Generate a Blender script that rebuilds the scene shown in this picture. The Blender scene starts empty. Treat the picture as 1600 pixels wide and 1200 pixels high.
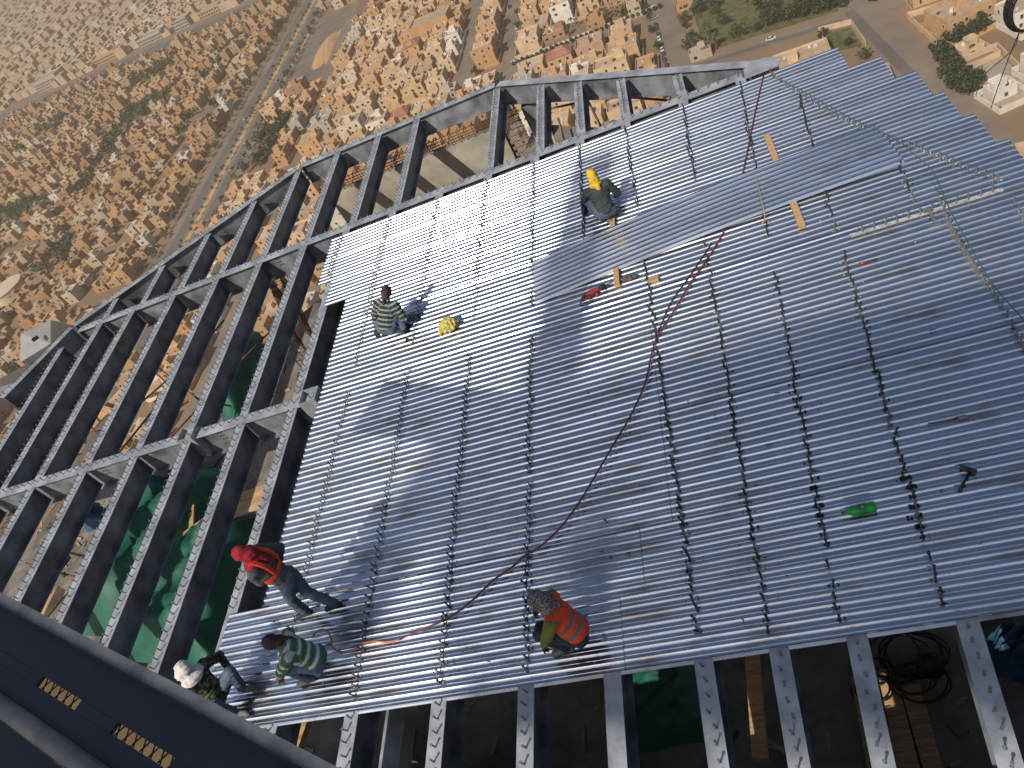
import bpy, bmesh, math, random
import numpy as np
from mathutils import Vector, Matrix
random.seed(7); np.random.seed(7)
SC = bpy.context.scene
COL = SC.collection
R_ = math.radians

# ---------------------------------------------------------------- camera (deck rib tops are z = 0, x along the ribs, y along the beams)
CAM_H = 8.0
FOCAL = 1209.2                                   # in photo pixels, photo is 1600 wide
CR = np.array([[0.9131, 0.0291, -0.4068], [-0.2608, -0.7252, -0.6372], [-0.3135, 0.6879, -0.6546]])
_u, _s, _v = np.linalg.svd(CR); CR = _u @ _v     # rows: right, down, forward
cam_d = bpy.data.cameras.new('camera'); cam = bpy.data.objects.new('camera', cam_d); COL.objects.link(cam)
cam_d.sensor_width = 36.0; cam_d.lens = FOCAL / 1600 * 36.0
cam_d.clip_start = 0.05; cam_d.clip_end = 20000
M = Matrix(((CR[0][0], -CR[1][0], -CR[2][0], 0), (CR[0][1], -CR[1][1], -CR[2][1], 0), (CR[0][2], -CR[1][2], -CR[2][2], CAM_H), (0, 0, 0, 1)))
cam.matrix_world = M
SC.camera = cam

# ---------------------------------------------------------------- sky and sun
TOSUN = Vector((-0.304, -0.652, 0.695)).normalized()
EL = math.asin(TOSUN.z); AZ = math.atan2(TOSUN.x, TOSUN.y)
W = bpy.data.worlds.new('World'); SC.world = W; W.use_nodes = True
nt = W.node_tree; nt.nodes.clear()
sky = nt.nodes.new('ShaderNodeTexSky'); sky.sky_type = 'NISHITA'; sky.sun_disc = False
sky.sun_elevation = EL; sky.sun_rotation = AZ; sky.altitude = 800; sky.air_density = 0.95; sky.dust_density = 3.8; sky.ozone_density = 1.2
bg = nt.nodes.new('ShaderNodeBackground'); bg.inputs['Strength'].default_value = 0.093
wo = nt.nodes.new('ShaderNodeOutputWorld')
nt.links.new(sky.outputs[0], bg.inputs[0]); nt.links.new(bg.outputs[0], wo.inputs[0])
sun_d = bpy.data.lights.new('sun', 'SUN'); sun_d.energy = 3.9; sun_d.angle = R_(0.6); sun_d.color = (1.0, 0.93, 0.82)
sun = bpy.data.objects.new('sun', sun_d); COL.objects.link(sun)
sun.rotation_euler = TOSUN.to_track_quat('Z', 'Y').to_euler()
sun.location = (-40, -80, 90)
vs = SC.view_settings; vs.view_transform = 'Standard'; vs.look = 'None'; vs.gamma = 1.0; vs.exposure = 0.05
try: vs.use_curve_mapping = False
except Exception: pass
SC.render.engine = 'CYCLES'
cy = SC.cycles
cy.use_denoising = True
cy.max_bounces = 7; cy.diffuse_bounces = 3; cy.glossy_bounces = 4; cy.transmission_bounces = 3; cy.volume_bounces = 0; cy.transparent_max_bounces = 6
cy.sample_clamp_indirect = 6.0
cy.caustics_reflective = False; cy.caustics_refractive = False

# ---------------------------------------------------------------- helpers
def P(px, py, z=0.0):
    """a point of the place at height z that the photograph shows at px, py"""
    d = CR.T @ np.array([px - 800, py - 600, FOCAL])
    t = (z - CAM_H) / d[2]
    return Vector((d[0] * t, d[1] * t, z))
def proj(p):
    c = CR @ np.array([p[0], p[1], p[2] - CAM_H])
    return (800 + FOCAL * c[0] / c[2], 600 + FOCAL * c[1] / c[2], c[2])
def tag(o, label=None, cat=None, group=None, kind=None):
    if label: o['label'] = label
    if cat: o['category'] = cat
    if group: o['group'] = group
    if kind: o['kind'] = kind
    return o
def empty(name, loc=(0, 0, 0), rz=0.0, label=None, cat=None, group=None, kind=None, parent=None):
    o = bpy.data.objects.new(name, None); COL.objects.link(o)
    o.location = loc; o.rotation_euler = (0, 0, rz); o.empty_display_size = 0.1
    o.parent = parent
    return tag(o, label, cat, group, kind)
def link(name, me, parent=None, label=None, cat=None, group=None, kind=None, loc=None, rot=None, scale=None):
    o = bpy.data.objects.new(name, me); COL.objects.link(o); o.parent = parent
    if loc is not None: o.location = loc
    if rot is not None: o.rotation_euler = rot
    if scale is not None: o.scale = scale
    return tag(o, label, cat, group, kind)
ORD = ['zeroth', 'first', 'second', 'third', 'fourth', 'fifth', 'sixth', 'seventh', 'eighth', 'ninth', 'tenth', 'eleventh', 'twelfth', 'thirteenth', 'fourteenth', 'fifteenth',
       'sixteenth', 'seventeenth', 'eighteenth', 'nineteenth', 'twentieth']
ORD += ['twenty-' + w for w in ORD[1:10]] + ['thirtieth', 'thirty-first', 'thirty-second']

class MB:
    """collects shapes; build() links them as one mesh object"""
    def __init__(s, o=(0, 0, 0)):
        s.v = []; s.f = []; s.mi = []; s.o = Vector(o)
    def add(s, vs, fs, m=0):
        n = len(s.v)
        s.v += [tuple(Vector(p) - s.o) for p in vs]
        s.f += [tuple(i + n for i in f) for f in fs]; s.mi += [m] * len(fs)
        return s
    def box(s, c, d, rz=0.0, m=0, mat=None):
        x, y, z = d[0] / 2, d[1] / 2, d[2] / 2
        pts = [Vector((a * x, b * y, e * z)) for e in (-1, 1) for a, b in ((-1, -1), (1, -1), (1, 1), (-1, 1))]
        Rm = mat if mat is not None else Matrix.Rotation(rz, 3, 'Z')
        pts = [Rm @ p + Vector(c) for p in pts]
        return s.add(pts, [(3, 2, 1, 0), (4, 5, 6, 7), (0, 1, 5, 4), (1, 2, 6, 5), (2, 3, 7, 6), (3, 0, 4, 7)], m)
    def bar(s, a, b, w, h, up=(0, 0, 1), m=0):
        """a box from a to b, w wide, h tall, centred on the line"""
        a, b = Vector(a), Vector(b); d = (b - a); L = d.length; d.normalize()
        upv = Vector(up)
        if abs(d.dot(upv)) > 0.98: upv = Vector((1, 0, 0))
        side = d.cross(upv).normalized(); upv = side.cross(d).normalized()
        Rm = Matrix((d, side, upv)).transposed()
        return s.box((a + b) / 2, (L, w, h), m=m, mat=Rm)
    def tube(s, pts, r, n=6, m=0, caps=True):
        pts = [Vector(p) for p in pts]; k = len(pts)
        rs = r if isinstance(r, (list, tuple)) else [r] * k
        vs, fs = [], []; ref = None
        for i, p in enumerate(pts):
            d = (pts[min(i + 1, k - 1)] - pts[max(i - 1, 0)])
            if d.length < 1e-9: d = Vector((0, 0, 1))
            d.normalize()
            if ref is None:
                ref = d.cross(Vector((0, 0, 1)))
                if ref.length < 0.05: ref = d.cross(Vector((1, 0, 0)))
            ref = (ref - d * ref.dot(d)); ref.normalize()
            b = d.cross(ref)
            for j in range(n):
                t = 2 * math.pi * j / n
                vs.append(p + (ref * math.cos(t) + b * math.sin(t)) * rs[i])
        for i in range(k - 1):
            for j in range(n):
                fs.append((i * n + j, i * n + (j + 1) % n, (i + 1) * n + (j + 1) % n, (i + 1) * n + j))
        if caps:
            fs.append(tuple(range(n - 1, -1, -1))); fs.append(tuple((k - 1) * n + j for j in range(n)))
        return s.add(vs, fs, m)
    def lathe(s, prof, c=(0, 0, 0), n=12, mat=None, m=0):
        """prof: (r, z) pairs from bottom to top"""
        vs, fs = [], []
        for r, z in prof:
            for j in range(n):
                t = 2 * math.pi * j / n
                p = Vector((r * math.cos(t), r * math.sin(t), z))
                vs.append((mat @ p if mat is not None else p) + Vector(c))
        for i in range(len(prof) - 1):
            for j in range(n):
                fs.append((i * n + j, i * n + (j + 1) % n, (i + 1) * n + (j + 1) % n, (i + 1) * n + j))
        fs.append(tuple(range(n - 1, -1, -1))); fs.append(tuple((len(prof) - 1) * n + j for j in range(n)))
        return s.add(vs, fs, m)
    def prism(s, poly, z0, z1, m=0):
        n = len(poly)
        ar = sum(poly[i][0] * poly[(i + 1) % n][1] - poly[(i + 1) % n][0] * poly[i][1] for i in range(n))
        if ar < 0: poly = poly[::-1]
        vs = [(x, y, z0) for x, y in poly] + [(x, y, z1) for x, y in poly]
        fs = [tuple(range(n - 1, -1, -1)), tuple(range(n, 2 * n))] + [(i, (i + 1) % n, n + (i + 1) % n, n + i) for i in range(n)]
        return s.add(vs, fs, m)
    def mesh(s, name, mats, smooth=False):
        me = bpy.data.meshes.new(name); me.from_pydata(s.v, [], s.f)
        for m in (mats if isinstance(mats, (list, tuple)) else [mats]): me.materials.append(m)
        if any(s.mi): me.polygons.foreach_set('material_index', s.mi)
        if smooth: me.polygons.foreach_set('use_smooth', [True] * len(s.f))
        me.update()
        return me
    def build(s, name, mats, parent=None, smooth=False, **kw):
        return link(name, s.mesh(name, mats, smooth), parent, **kw)
def spline(pts, n=6):
    pts = [Vector(p) for p in pts]; out = []
    for i in range(len(pts) - 1):
        p0, p1, p2, p3 = pts[max(i - 1, 0)], pts[i], pts[i + 1], pts[min(i + 2, len(pts) - 1)]
        for k in range(n):
            t = k / n
            out.append(0.5 * ((2 * p1) + (-p0 + p2) * t + (2 * p0 - 5 * p1 + 4 * p2 - p3) * t * t + (-p0 + 3 * p1 - 3 * p2 + p3) * t ** 3))
    return out + [pts[-1]]

# ---------------------------------------------------------------- materials
def mat(name, c, rough=0.6, metal=0.0, var=0.15, scale=3.0, bump=0.0, bscale=20.0, c2=None, stretch=None, spec=0.5, emit=None, coords='Object', rvar=0.0, detail=4.0, attr=None, alpha=None, trans=None, lo=0.35, hi=0.65):
    m = bpy.data.materials.new(name); m.use_nodes = True
    t = m.node_tree; b = t.nodes['Principled BSDF']; N = t.nodes.new; Lk = t.links.new
    b.inputs['Roughness'].default_value = rough; b.inputs['Metallic'].default_value = metal
    b.inputs['Specular IOR Level'].default_value = spec
    tc = N('ShaderNodeTexCoord'); mp = N('ShaderNodeMapping'); Lk(tc.outputs[coords], mp.inputs[0])
    if stretch: mp.inputs['Scale'].default_value = stretch
    nz = N('ShaderNodeTexNoise'); nz.inputs['Scale'].default_value = scale; nz.inputs['Detail'].default_value = detail; nz.inputs['Roughness'].default_value = 0.6
    Lk(mp.outputs[0], nz.inputs[0])
    cr = N('ShaderNodeValToRGB'); Lk(nz.outputs[0], cr.inputs[0])
    cr.color_ramp.elements[0].position = lo; cr.color_ramp.elements[1].position = hi
    if c2 is None: a = tuple(x * (1 - var) for x in c); d = tuple(min(1, x * (1 + var)) for x in c)
    else: a, d = c2, c
    if attr:
        at = N('ShaderNodeAttribute'); at.attribute_name = attr
        cr.color_ramp.elements[0].color = (1 - var,) * 3 + (1,); cr.color_ramp.elements[1].color = (1, 1, 1, 1)
        mx = N('ShaderNodeMix'); mx.data_type = 'RGBA'; mx.blend_type = 'MULTIPLY'; mx.inputs[0].default_value = 1.0
        Lk(at.outputs['Color'], mx.inputs[6]); Lk(cr.outputs[0], mx.inputs[7]); Lk(mx.outputs[2], b.inputs['Base Color'])
    else:
        cr.color_ramp.elements[0].color = a + (1,); cr.color_ramp.elements[1].color = d + (1,)
        Lk(cr.outputs[0], b.inputs['Base Color'])
    if rvar:
        mr = N('ShaderNodeMapRange'); Lk(nz.outputs[0], mr.inputs[0]); mr.inputs[1].default_value = 0.3; mr.inputs[2].default_value = 0.7
        mr.inputs[3].default_value = max(0.02, rough - rvar); mr.inputs[4].default_value = min(1, rough + rvar); Lk(mr.outputs[0], b.inputs['Roughness'])
    if bump:
        n2 = N('ShaderNodeTexNoise'); n2.inputs['Scale'].default_value = bscale; n2.inputs['Detail'].default_value = 3.0; Lk(mp.outputs[0], n2.inputs[0])
        bp = N('ShaderNodeBump'); bp.inputs['Strength'].default_value = bump; bp.inputs['Distance'].default_value = 0.02
        Lk(n2.outputs[0], bp.inputs['Height']); Lk(bp.outputs[0], b.inputs['Normal'])
    if emit: b.inputs['Emission Color'].default_value = emit[:3] + (1,); b.inputs['Emission Strength'].default_value = emit[3]
    if alpha is not None: b.inputs['Alpha'].default_value = alpha
    if trans is not None: b.inputs['Transmission Weight'].default_value = trans
    return m
MT = {}
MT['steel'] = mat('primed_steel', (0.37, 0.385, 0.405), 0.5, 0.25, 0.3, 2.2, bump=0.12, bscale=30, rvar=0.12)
MT['steel_web'] = mat('dark_web_steel', (0.19, 0.197, 0.21), 0.5, 0.25, 0.5, 1.6, bump=0.1, bscale=14, rvar=0.12)  # darker steel tone, used on webs and lower flanges
MT['steel_fg'] = mat('shade_toned_steel', (0.018, 0.020, 0.027), 0.6, 0.0, 0.3, 2.0, rvar=0.1)  # shade on the girder is put into this near-black base
MT['steel_flange_fg'] = mat('sun_toned_flange', (0.46, 0.42, 0.36), 0.75, 0.1, 0.3, 5.0, bump=0.2)  # bright base colour stands in for sun on the lip
MT['stud'] = mat('stud_steel', (0.20, 0.20, 0.20), 0.55, 0.4, 0.2, 20)
MT['stud_dark'] = mat('fired_stud_steel', (0.07, 0.068, 0.065), 0.5, 0.6, 0.3, 20)
MT['ferrule'] = mat('broken_ferrule', (0.42, 0.40, 0.30), 0.9, 0, 0.4, 40)
MT['scorch'] = mat('weld_scorch', (0.012, 0.012, 0.013), 0.9, 0, 0.3, 30)
MT['bolt'] = mat('zinc_bolt', (0.55, 0.57, 0.58), 0.3, 0.9, 0.15, 20)
MT['concrete'] = mat('concrete', (0.34, 0.30, 0.24), 0.9, 0, 0.25, 1.3, bump=0.3, bscale=12)
MT['concrete_d'] = mat('raw_concrete', (0.20, 0.175, 0.145), 0.95, 0, 0.35, 1.7, bump=0.5, bscale=7)
MT['rebar'] = mat('rusty_rebar', (0.13, 0.06, 0.035), 0.85, 0.2, 0.35, 15)
MT['rust_pipe'] = mat('rusty_pipe', (0.20, 0.085, 0.055), 0.8, 0.2, 0.35, 6)
MT['tarp_green'] = mat('green_sheeting', (0.010, 0.10, 0.062), 0.6, 0, 0.25, 3, bump=0.3, bscale=6)
MT['tarp_blue'] = mat('blue_sheeting', (0.025, 0.075, 0.15), 0.6, 0, 0.3, 4, bump=0.4, bscale=8)
MT['wood'] = mat('timber', (0.46, 0.29, 0.14), 0.8, 0, 0.3, 2.5, stretch=(1, 12, 12), bump=0.15, bscale=8)
MT['ply'] = mat('formwork_ply', (0.50, 0.33, 0.17), 0.8, 0, 0.25, 2.0, bump=0.1)
MT['rubber'] = mat('black_rubber', (0.013, 0.013, 0.014), 0.55, 0, 0.2, 20)
MT['hose_red'] = mat('red_hose', (0.16, 0.035, 0.035), 0.5, 0, 0.25, 9)
MT['hose_orange'] = mat('orange_hose', (0.55, 0.17, 0.07), 0.5, 0, 0.2, 9)
MT['rope_green'] = mat('green_rope', (0.02, 0.13, 0.07), 0.8, 0, 0.2, 30)
MT['rope_yellow'] = mat('straw_rope', (0.42, 0.30, 0.10), 0.85, 0, 0.2, 30)

def deck_material():
    m = bpy.data.materials.new('galvanised_deck'); m.use_nodes = True
    t = m.node_tree; b = t.nodes['Principled BSDF']; N = t.nodes.new; Lk = t.links.new
    b2 = N('ShaderNodeBsdfPrincipled'); b.inputs['Metallic'].default_value = 1.0; b2.inputs['Metallic'].default_value = 0.97
    tc = N('ShaderNodeTexCoord')
    def noise(scale, stretch, detail=3.0):
        mp = N('ShaderNodeMapping'); mp.inputs['Scale'].default_value = stretch; Lk(tc.outputs['Object'], mp.inputs[0])
        n = N('ShaderNodeTexNoise'); n.inputs['Scale'].default_value = scale; n.inputs['Detail'].default_value = detail; Lk(mp.outputs[0], n.inputs[0]); return n
    n1 = noise(0.8, (0.5, 3.0, 1.0), 2.0)
    cr = N('ShaderNodeValToRGB'); Lk(n1.outputs[0], cr.inputs[0])
    cr.color_ramp.elements[0].position = 0.3; cr.color_ramp.elements[0].color = (0.56, 0.585, 0.625, 1)
    cr.color_ramp.elements[1].position = 0.7; cr.color_ramp.elements[1].color = (0.76, 0.795, 0.845, 1)
    # smudges and dirt with a shape of their own
    n2 = noise(1.9, (0.6, 1.5, 1.0), 4.0); mr = N('ShaderNodeMapRange'); Lk(n2.outputs[0], mr.inputs[0]); mr.inputs[1].default_value = 0.55; mr.inputs[2].default_value = 0.72
    mx = N('ShaderNodeMix'); mx.data_type = 'RGBA'; Lk(mr.outputs[0], mx.inputs[0]); Lk(cr.outputs[0], mx.inputs[6]); mx.inputs[7].default_value = (0.40, 0.37, 0.33, 1)
    for q in (b, b2): Lk(mx.outputs[2], q.inputs['Base Color'])
    r1 = N('ShaderNodeMapRange'); Lk(n2.outputs[0], r1.inputs[0]); r1.inputs[1].default_value = 0.35; r1.inputs[2].default_value = 0.75; r1.inputs[3].default_value = 0.15; r1.inputs[4].default_value = 0.28
    Lk(r1.outputs[0], b.inputs['Roughness']); b2.inputs['Roughness'].default_value = 0.52
    n3 = noise(1.3, (0.45, 1.8, 1.0), 1.0); bp = N('ShaderNodeBump'); bp.inputs['Strength'].default_value = 0.22; bp.inputs['Distance'].default_value = 0.03
    Lk(n3.outputs[0], bp.inputs['Height'])
    for q in (b, b2): Lk(bp.outputs[0], q.inputs['Normal'])
    ms = N('ShaderNodeMixShader'); ms.inputs[0].default_value = 0.13; Lk(b.outputs[0], ms.inputs[1]); Lk(b2.outputs[0], ms.inputs[2]); Lk(ms.outputs[0], t.nodes['Material Output'].inputs[0])
    return m
MT['deck'] = deck_material()
# ================================================================ STEEL FRAME
ZT = -0.036                                      # top of the steel, the deck valleys rest on it
def stud_into(mb, x, y, z, h=0.105, tilt=0.0, m=0):
    mb.lathe([(0.0105, 0), (0.0105, h - 0.012), (0.017, h - 0.012), (0.017, h)], (x, y, z), 7, m=m,
             mat=Matrix.Rotation(random.gauss(0, 0.03 + tilt), 3, 'X') @ Matrix.Rotation(random.gauss(0, 0.03 + tilt), 3, 'Y'))
    mb.lathe([(0.019, 0), (0.012, 0.008)], (x, y, z), 7, m=m)
def beam(name, a, b, label, depth=0.46, fw=0.2, studs=None, single=None, group='steel floor beams', cat='beam', end_plates=True, zt=ZT, tf=0.018, bolts=(), clip=None):
    a = Vector((a[0], a[1], 0)); b = Vector((b[0], b[1], 0)); d = (b - a); L = d.length; d.normalize(); n = Vector((-d.y, d.x, 0))
    mid = (a + b) / 2; mid.z = zt - depth
    t = empty(name, mid, 0, label, cat, group, 'thing')
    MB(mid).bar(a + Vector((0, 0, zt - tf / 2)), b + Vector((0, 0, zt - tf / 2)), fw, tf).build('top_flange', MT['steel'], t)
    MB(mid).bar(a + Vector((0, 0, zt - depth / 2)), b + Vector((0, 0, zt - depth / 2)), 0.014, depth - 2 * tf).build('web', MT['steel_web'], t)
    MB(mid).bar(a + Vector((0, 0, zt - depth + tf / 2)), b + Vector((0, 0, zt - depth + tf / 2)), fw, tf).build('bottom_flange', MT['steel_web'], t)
    if end_plates:
        for e, s in ((a, 1), (b, -1)):
            c = e + d * s * 0.02
            MB(mid).bar(c + n * 0.008 + Vector((0, 0, zt - depth / 2)), c + n * (fw / 2 - 0.01) + Vector((0, 0, zt - depth / 2)), 0.012, depth - 2 * tf - 0.02).bar(
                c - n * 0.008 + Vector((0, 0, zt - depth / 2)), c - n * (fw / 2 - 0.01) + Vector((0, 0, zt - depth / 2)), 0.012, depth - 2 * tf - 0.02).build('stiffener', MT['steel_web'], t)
    if bolts:
        for q in bolts:
            bm = MB(mid)
            for i in range(3):
                for j in range(2):
                    c = a + d * (q + j * 0.07) + Vector((0, 0, zt - 0.12 - i * 0.09))
                    for s in (-1, 1):
                        p = c + n * s * 0.0075
                        bm.tube([p, p + n * s * 0.035], 0.016, 6)
            bm.build('bolt_set', MT['bolt'], t, kind='stuff')
    if studs:
        sp, off = studs; k = 0.1; bm = MB(mid); cnt = 0
        while k < L - 0.06:
            p = a + d * k + n * random.gauss(off, 0.006)
            if clip is None or clip(p): stud_into(bm, p.x, p.y, zt); cnt += 1
            k += sp * random.uniform(0.94, 1.06)
        if cnt: bm.build('shear_studs', MT['stud'], t, kind='stuff')
    if single:
        sp, v0, v1 = single; k = 0.0
        sm = bpy.data.meshes.get('single_stud_mesh')
        if sm is None:
            q = MB(); stud_into(q, 0, 0, 0); sm = q.mesh('single_stud_mesh', MT['stud'])
        y = v1
        while y > v0:
            s_ = (y - a.y) / (b.y - a.y); p = a + (b - a) * s_
            link('shear_stud', sm, t, loc=(p.x - mid.x + random.gauss(0, 0.012), p.y - mid.y, zt - mid.z), rot=(random.gauss(0, 0.06), random.gauss(0, 0.06), 0))
            y -= sp * random.uniform(0.92, 1.08)
    return t

G1V, G2V = 15.2, 9.55
OUT = [(1.43, 15.36), (-4.64, 19.5), (-10.85, 19.54), (-17.38, 15.52), (-18.62, 13.2), (-22.9, 5.0)]
def outer_v(u):
    for (x0, y0), (x1, y1) in zip(OUT, OUT[1:]):
        if x1 <= u <= x0: return y0 + (y1 - y0) * (u - x0) / (x1 - x0)
# edge girders round the rim
rim_names = ['short rim girder running down to the deck corner', 'rim girder over the bare concrete wall', 'long rim girder on the city side of the open bays', 'steep rim girder beside the grey hoist box']
for i, ((x0, y0), (x1, y1)) in enumerate(zip(OUT, OUT[1:])):
    d = Vector((x1 - x0, y1 - y0, 0)).normalized()
    a = Vector((x0, y0, 0)) + d * (0.0 if i == 0 else 0.06); b = Vector((x1, y1, 0)) - d * 0.06
    if i < 4: beam('rim_girder', a, b, 'grey steel ' + rim_names[i], 0.56, 0.22, studs=(0.21, 0.0) if i != 0 else None, group='rim girders', cat='girder')
    if i == 3: pass
# main girders
g1 = beam('main_girder', (-16.95, G1V), (0.95, G1V), 'long grey steel girder bordering the top edge of the shiny decking', 0.6, 0.24, studs=(0.2, 0.0), group='main girders', cat='girder', bolts=(3.05, 6.45, 9.2))
g2 = beam('main_girder', (-19.6, G2V), (4.2, G2V), 'long grey steel girder across the open bays, running under the decking', 0.6, 0.24, studs=(0.19, 0.0), group='main girders', cat='girder', bolts=(6.3, 9.35, 12.1), clip=lambda p: p.x < -7.8)
# bay 1: rim to the upper girder
us = [-16.05, -14.75, -13.45, -12.12, -10.82, -9.52, -8.2, -7.0, -4.62, -3.4, -2.45, -1.45, -0.25]
for i, u in enumerate(us):
    vo = outer_v(u) - (0.16 if -10.8 < u < -4.7 else 0.26)
    beam('floor_beam', (u, vo), (u, G1V + 0.125), f'grey steel beam between rim and upper girder, {ORD[i + 1]} from the hoist box end', studs=(0.135, 0.0))
# bay 2: upper to lower girder, the open part
us2 = [-17.25, -16.12, -15.0, -13.6, -12.2, -10.87, -9.55, -8.33]
for i, u in enumerate(us2):
    vo = G1V - 0.125 if u > -16.9 else 14.6
    beam('floor_beam', (u, vo), (u, G2V + 0.125), f'grey steel beam between the two long girders, {ORD[i + 1]} from the hoist box', studs=(0.15, 0.0), clip=(lambda p: p.y < 12.0) if u > -8.5 else None)
# bay 3: below the lower girder
us3 = [-17.6, -16.45, -15.08, -13.6, -12.2, -10.83, -9.53, -8.33]
for i, u in enumerate(us3):
    beam('floor_beam', (u, G2V - 0.125), (u, 0.4), f'grey steel beam below the lower girder, {ORD[i + 1]} from the city side', studs=(0.15, 0.0), clip=(lambda p: p.y > 5.3) if u > -8.5 else None)
# beams under the decking, their near ends bare
UB = [(-7.08, -7.08), (-5.86, -5.86), (-4.64, -4.64), (-3.52, -3.52), (-2.49, -2.49), (-1.48, -1.48), (-0.26, -0.82), (0.9, -0.17), (1.84, 0.8), (2.9, 1.95), (3.6, 3.1)]
for i, (ut, ub) in enumerate(UB):
    top = (ut, G1V - 0.125) if i < 8 else (ut, 13.4 if i == 8 else 11.0)
    if i >= 8: top = (ut, 13.0 - (i - 8) * 1.4)
    beam('floor_beam', top, (ub, 0.4), f'grey steel beam emerging from under the near deck edge, {ORD[i + 1]} from the crouching men', group='beams under the decking',
         single=None if i in (4, 9, 10) else (0.155, 1.7, 3.5), fw=0.2)
# open box stubs where columns come up
for u, lab in ((-10.83, 'open square steel column head on the lower girder in the open bays'), (-7.95, 'open square steel column head on the lower girder by the decking edge')):
    t = empty('column_head', (u, G2V, -0.6), 0, lab, 'column', 'column heads', 'thing'); o = Vector((u, G2V, -0.6)); h = 0.17
    for k, (dx, dy) in enumerate(((-1, 0), (1, 0), (0, -1), (0, 1))):
        m = MB(o)
        if dx: m.box((u + dx * h, G2V, -0.24), (0.014, 2 * h + 0.014, 0.62))
        else: m.box((u, G2V + dy * h, -0.24), (2 * h - 0.02, 0.014, 0.62))
        m.build('side_plate', MT['steel'], t)
    MB(o).box((u, G2V, -0.5), (2 * h - 0.02, 2 * h - 0.02, 0.02)).build('inner_plate', MT['steel_web'], t)
# bright corner plate where rim and upper girder meet
t = empty('gusset_plate', (1.2, 15.3, -0.5), 0, 'pale steel gusset where the rim meets the top deck corner', 'plate', None, 'thing')
MB((1.2, 15.3, -0.5)).prism([(0.98, 15.0), (1.62, 15.02), (1.75, 15.3), (1.45, 15.55), (1.02, 15.4)], ZT - 0.002, ZT + 0.012).build('plate', MT['steel'], t)
MB((1.2, 15.3, -0.5)).box((1.4, 15.2, -0.2), (0.5, 0.02, 0.28)).build('web_plate', MT['steel'], t)

# ================================================================ CORRUGATED DECKING
NROW, VTOP, VBOT = 13, 14.82, 3.58
RW = (VTOP - VBOT) / NROW                         # cover width of one sheet, seven ribs
PITCH = RW / 7; DEP = 0.026; WEB = 0.0224
def sheet_profile(wide):
    """y, z from the low-y edge to the high-y edge"""
    pr = [(0.0, 0.0)]; valley = 0.042; top = PITCH - valley - 2 * WEB
    y = 0.0
    for k in range(7):
        if wide and k == 6:
            y0 = y + top * 0.5 + 0.030; w2 = WEB * 0.7; d2 = DEP * 0.7
            pr += [(y0, 0.0), (y0 + w2, -d2), (y0 + w2 + 0.014, -d2), (y0 + 2 * w2 + 0.014, 0.0), (RW - 0.004, 0.003)]
            break
        y0 = y + top / 2
        pr += [(y0, 0.0), (y0 + WEB * 0.76, -DEP * 0.5), (y0 + WEB, -DEP), (y0 + WEB + valley, -DEP), (y0 + WEB * 1.18 + valley, -DEP * 0.61), (y0 + WEB * 1.475 + valley, -DEP * 0.30), (y0 + 2 * WEB + valley, 0.0)]
        y += PITCH
    if not wide: pr.append((RW - 0.004, 0.0))
    return pr
def sheet_mesh(name, x0, x1, wide, segs=6, thick=0.0):
    pr = sheet_profile(wide); vs, fs = [], []
    n = len(pr)
    for i in range(segs + 1):
        x = x0 + (x1 - x0) * i / segs
        for y, z in pr: vs.append((x, y, z))
    for i in range(segs):
        for j in range(n - 1):
            fs.append((i * n + j, (i + 1) * n + j, (i + 1) * n + j + 1, i * n + j + 1))
    m = MB(); m.add(vs, fs); return m.mesh(name, MT['deck'])
deck = empty('steel_decking', (0, 3.6, 0), 0, 'shiny corrugated galvanised steel floor decking the workers kneel on', 'decking', None, 'thing')
ends = {0: 2.68, 1: 3.21, 2: 3.53, 3: 3.68, 4: 3.83, 5: 3.98}
for r in range(NROW):
    v0 = VTOP - (r + 1) * RW
    xr = ends.get(r, 4.9)
    vm = v0 + RW / 2
    xl = -8.66 if vm > 13.2 else (-8.28 if vm > 12.4 else (-7.74 if vm > 5.3 else -8.34))
    splits = [xl, xr]
    if r == 12: splits = [xl, -2.33, xr]
    elif r == 11: splits = [xl, -2.02, xr]
    elif r in (7, 8, 9, 10): splits = [xl, -1.4 - 0.02 * r, xr]
    elif r in (6,): splits = [xl, -3.45, xr]
    for a, b in zip(splits, splits[1:]):
        me = sheet_mesh('deck_sheet', a + 0.003, b - 0.003, r < 6 or r == 6)
        o = link('sheet', me, deck)
        o.location = (0, v0 - 3.6, random.uniform(-0.0015, 0.0015)); o.rotation_euler = (R_(random.gauss(0, 0.35)), 0, R_(random.gauss(0, 0.03)))
# folded edge trim on the near side
m = MB((0, 3.6, 0)); m.box((-1.72, VBOT - 0.012, -0.017), (13.2, 0.004, 0.046)); m.box((-1.72, VBOT - 0.024, -0.0405), (13.2, 0.028, 0.003)); m.build('edge_trim', MT['deck'], deck)
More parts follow.
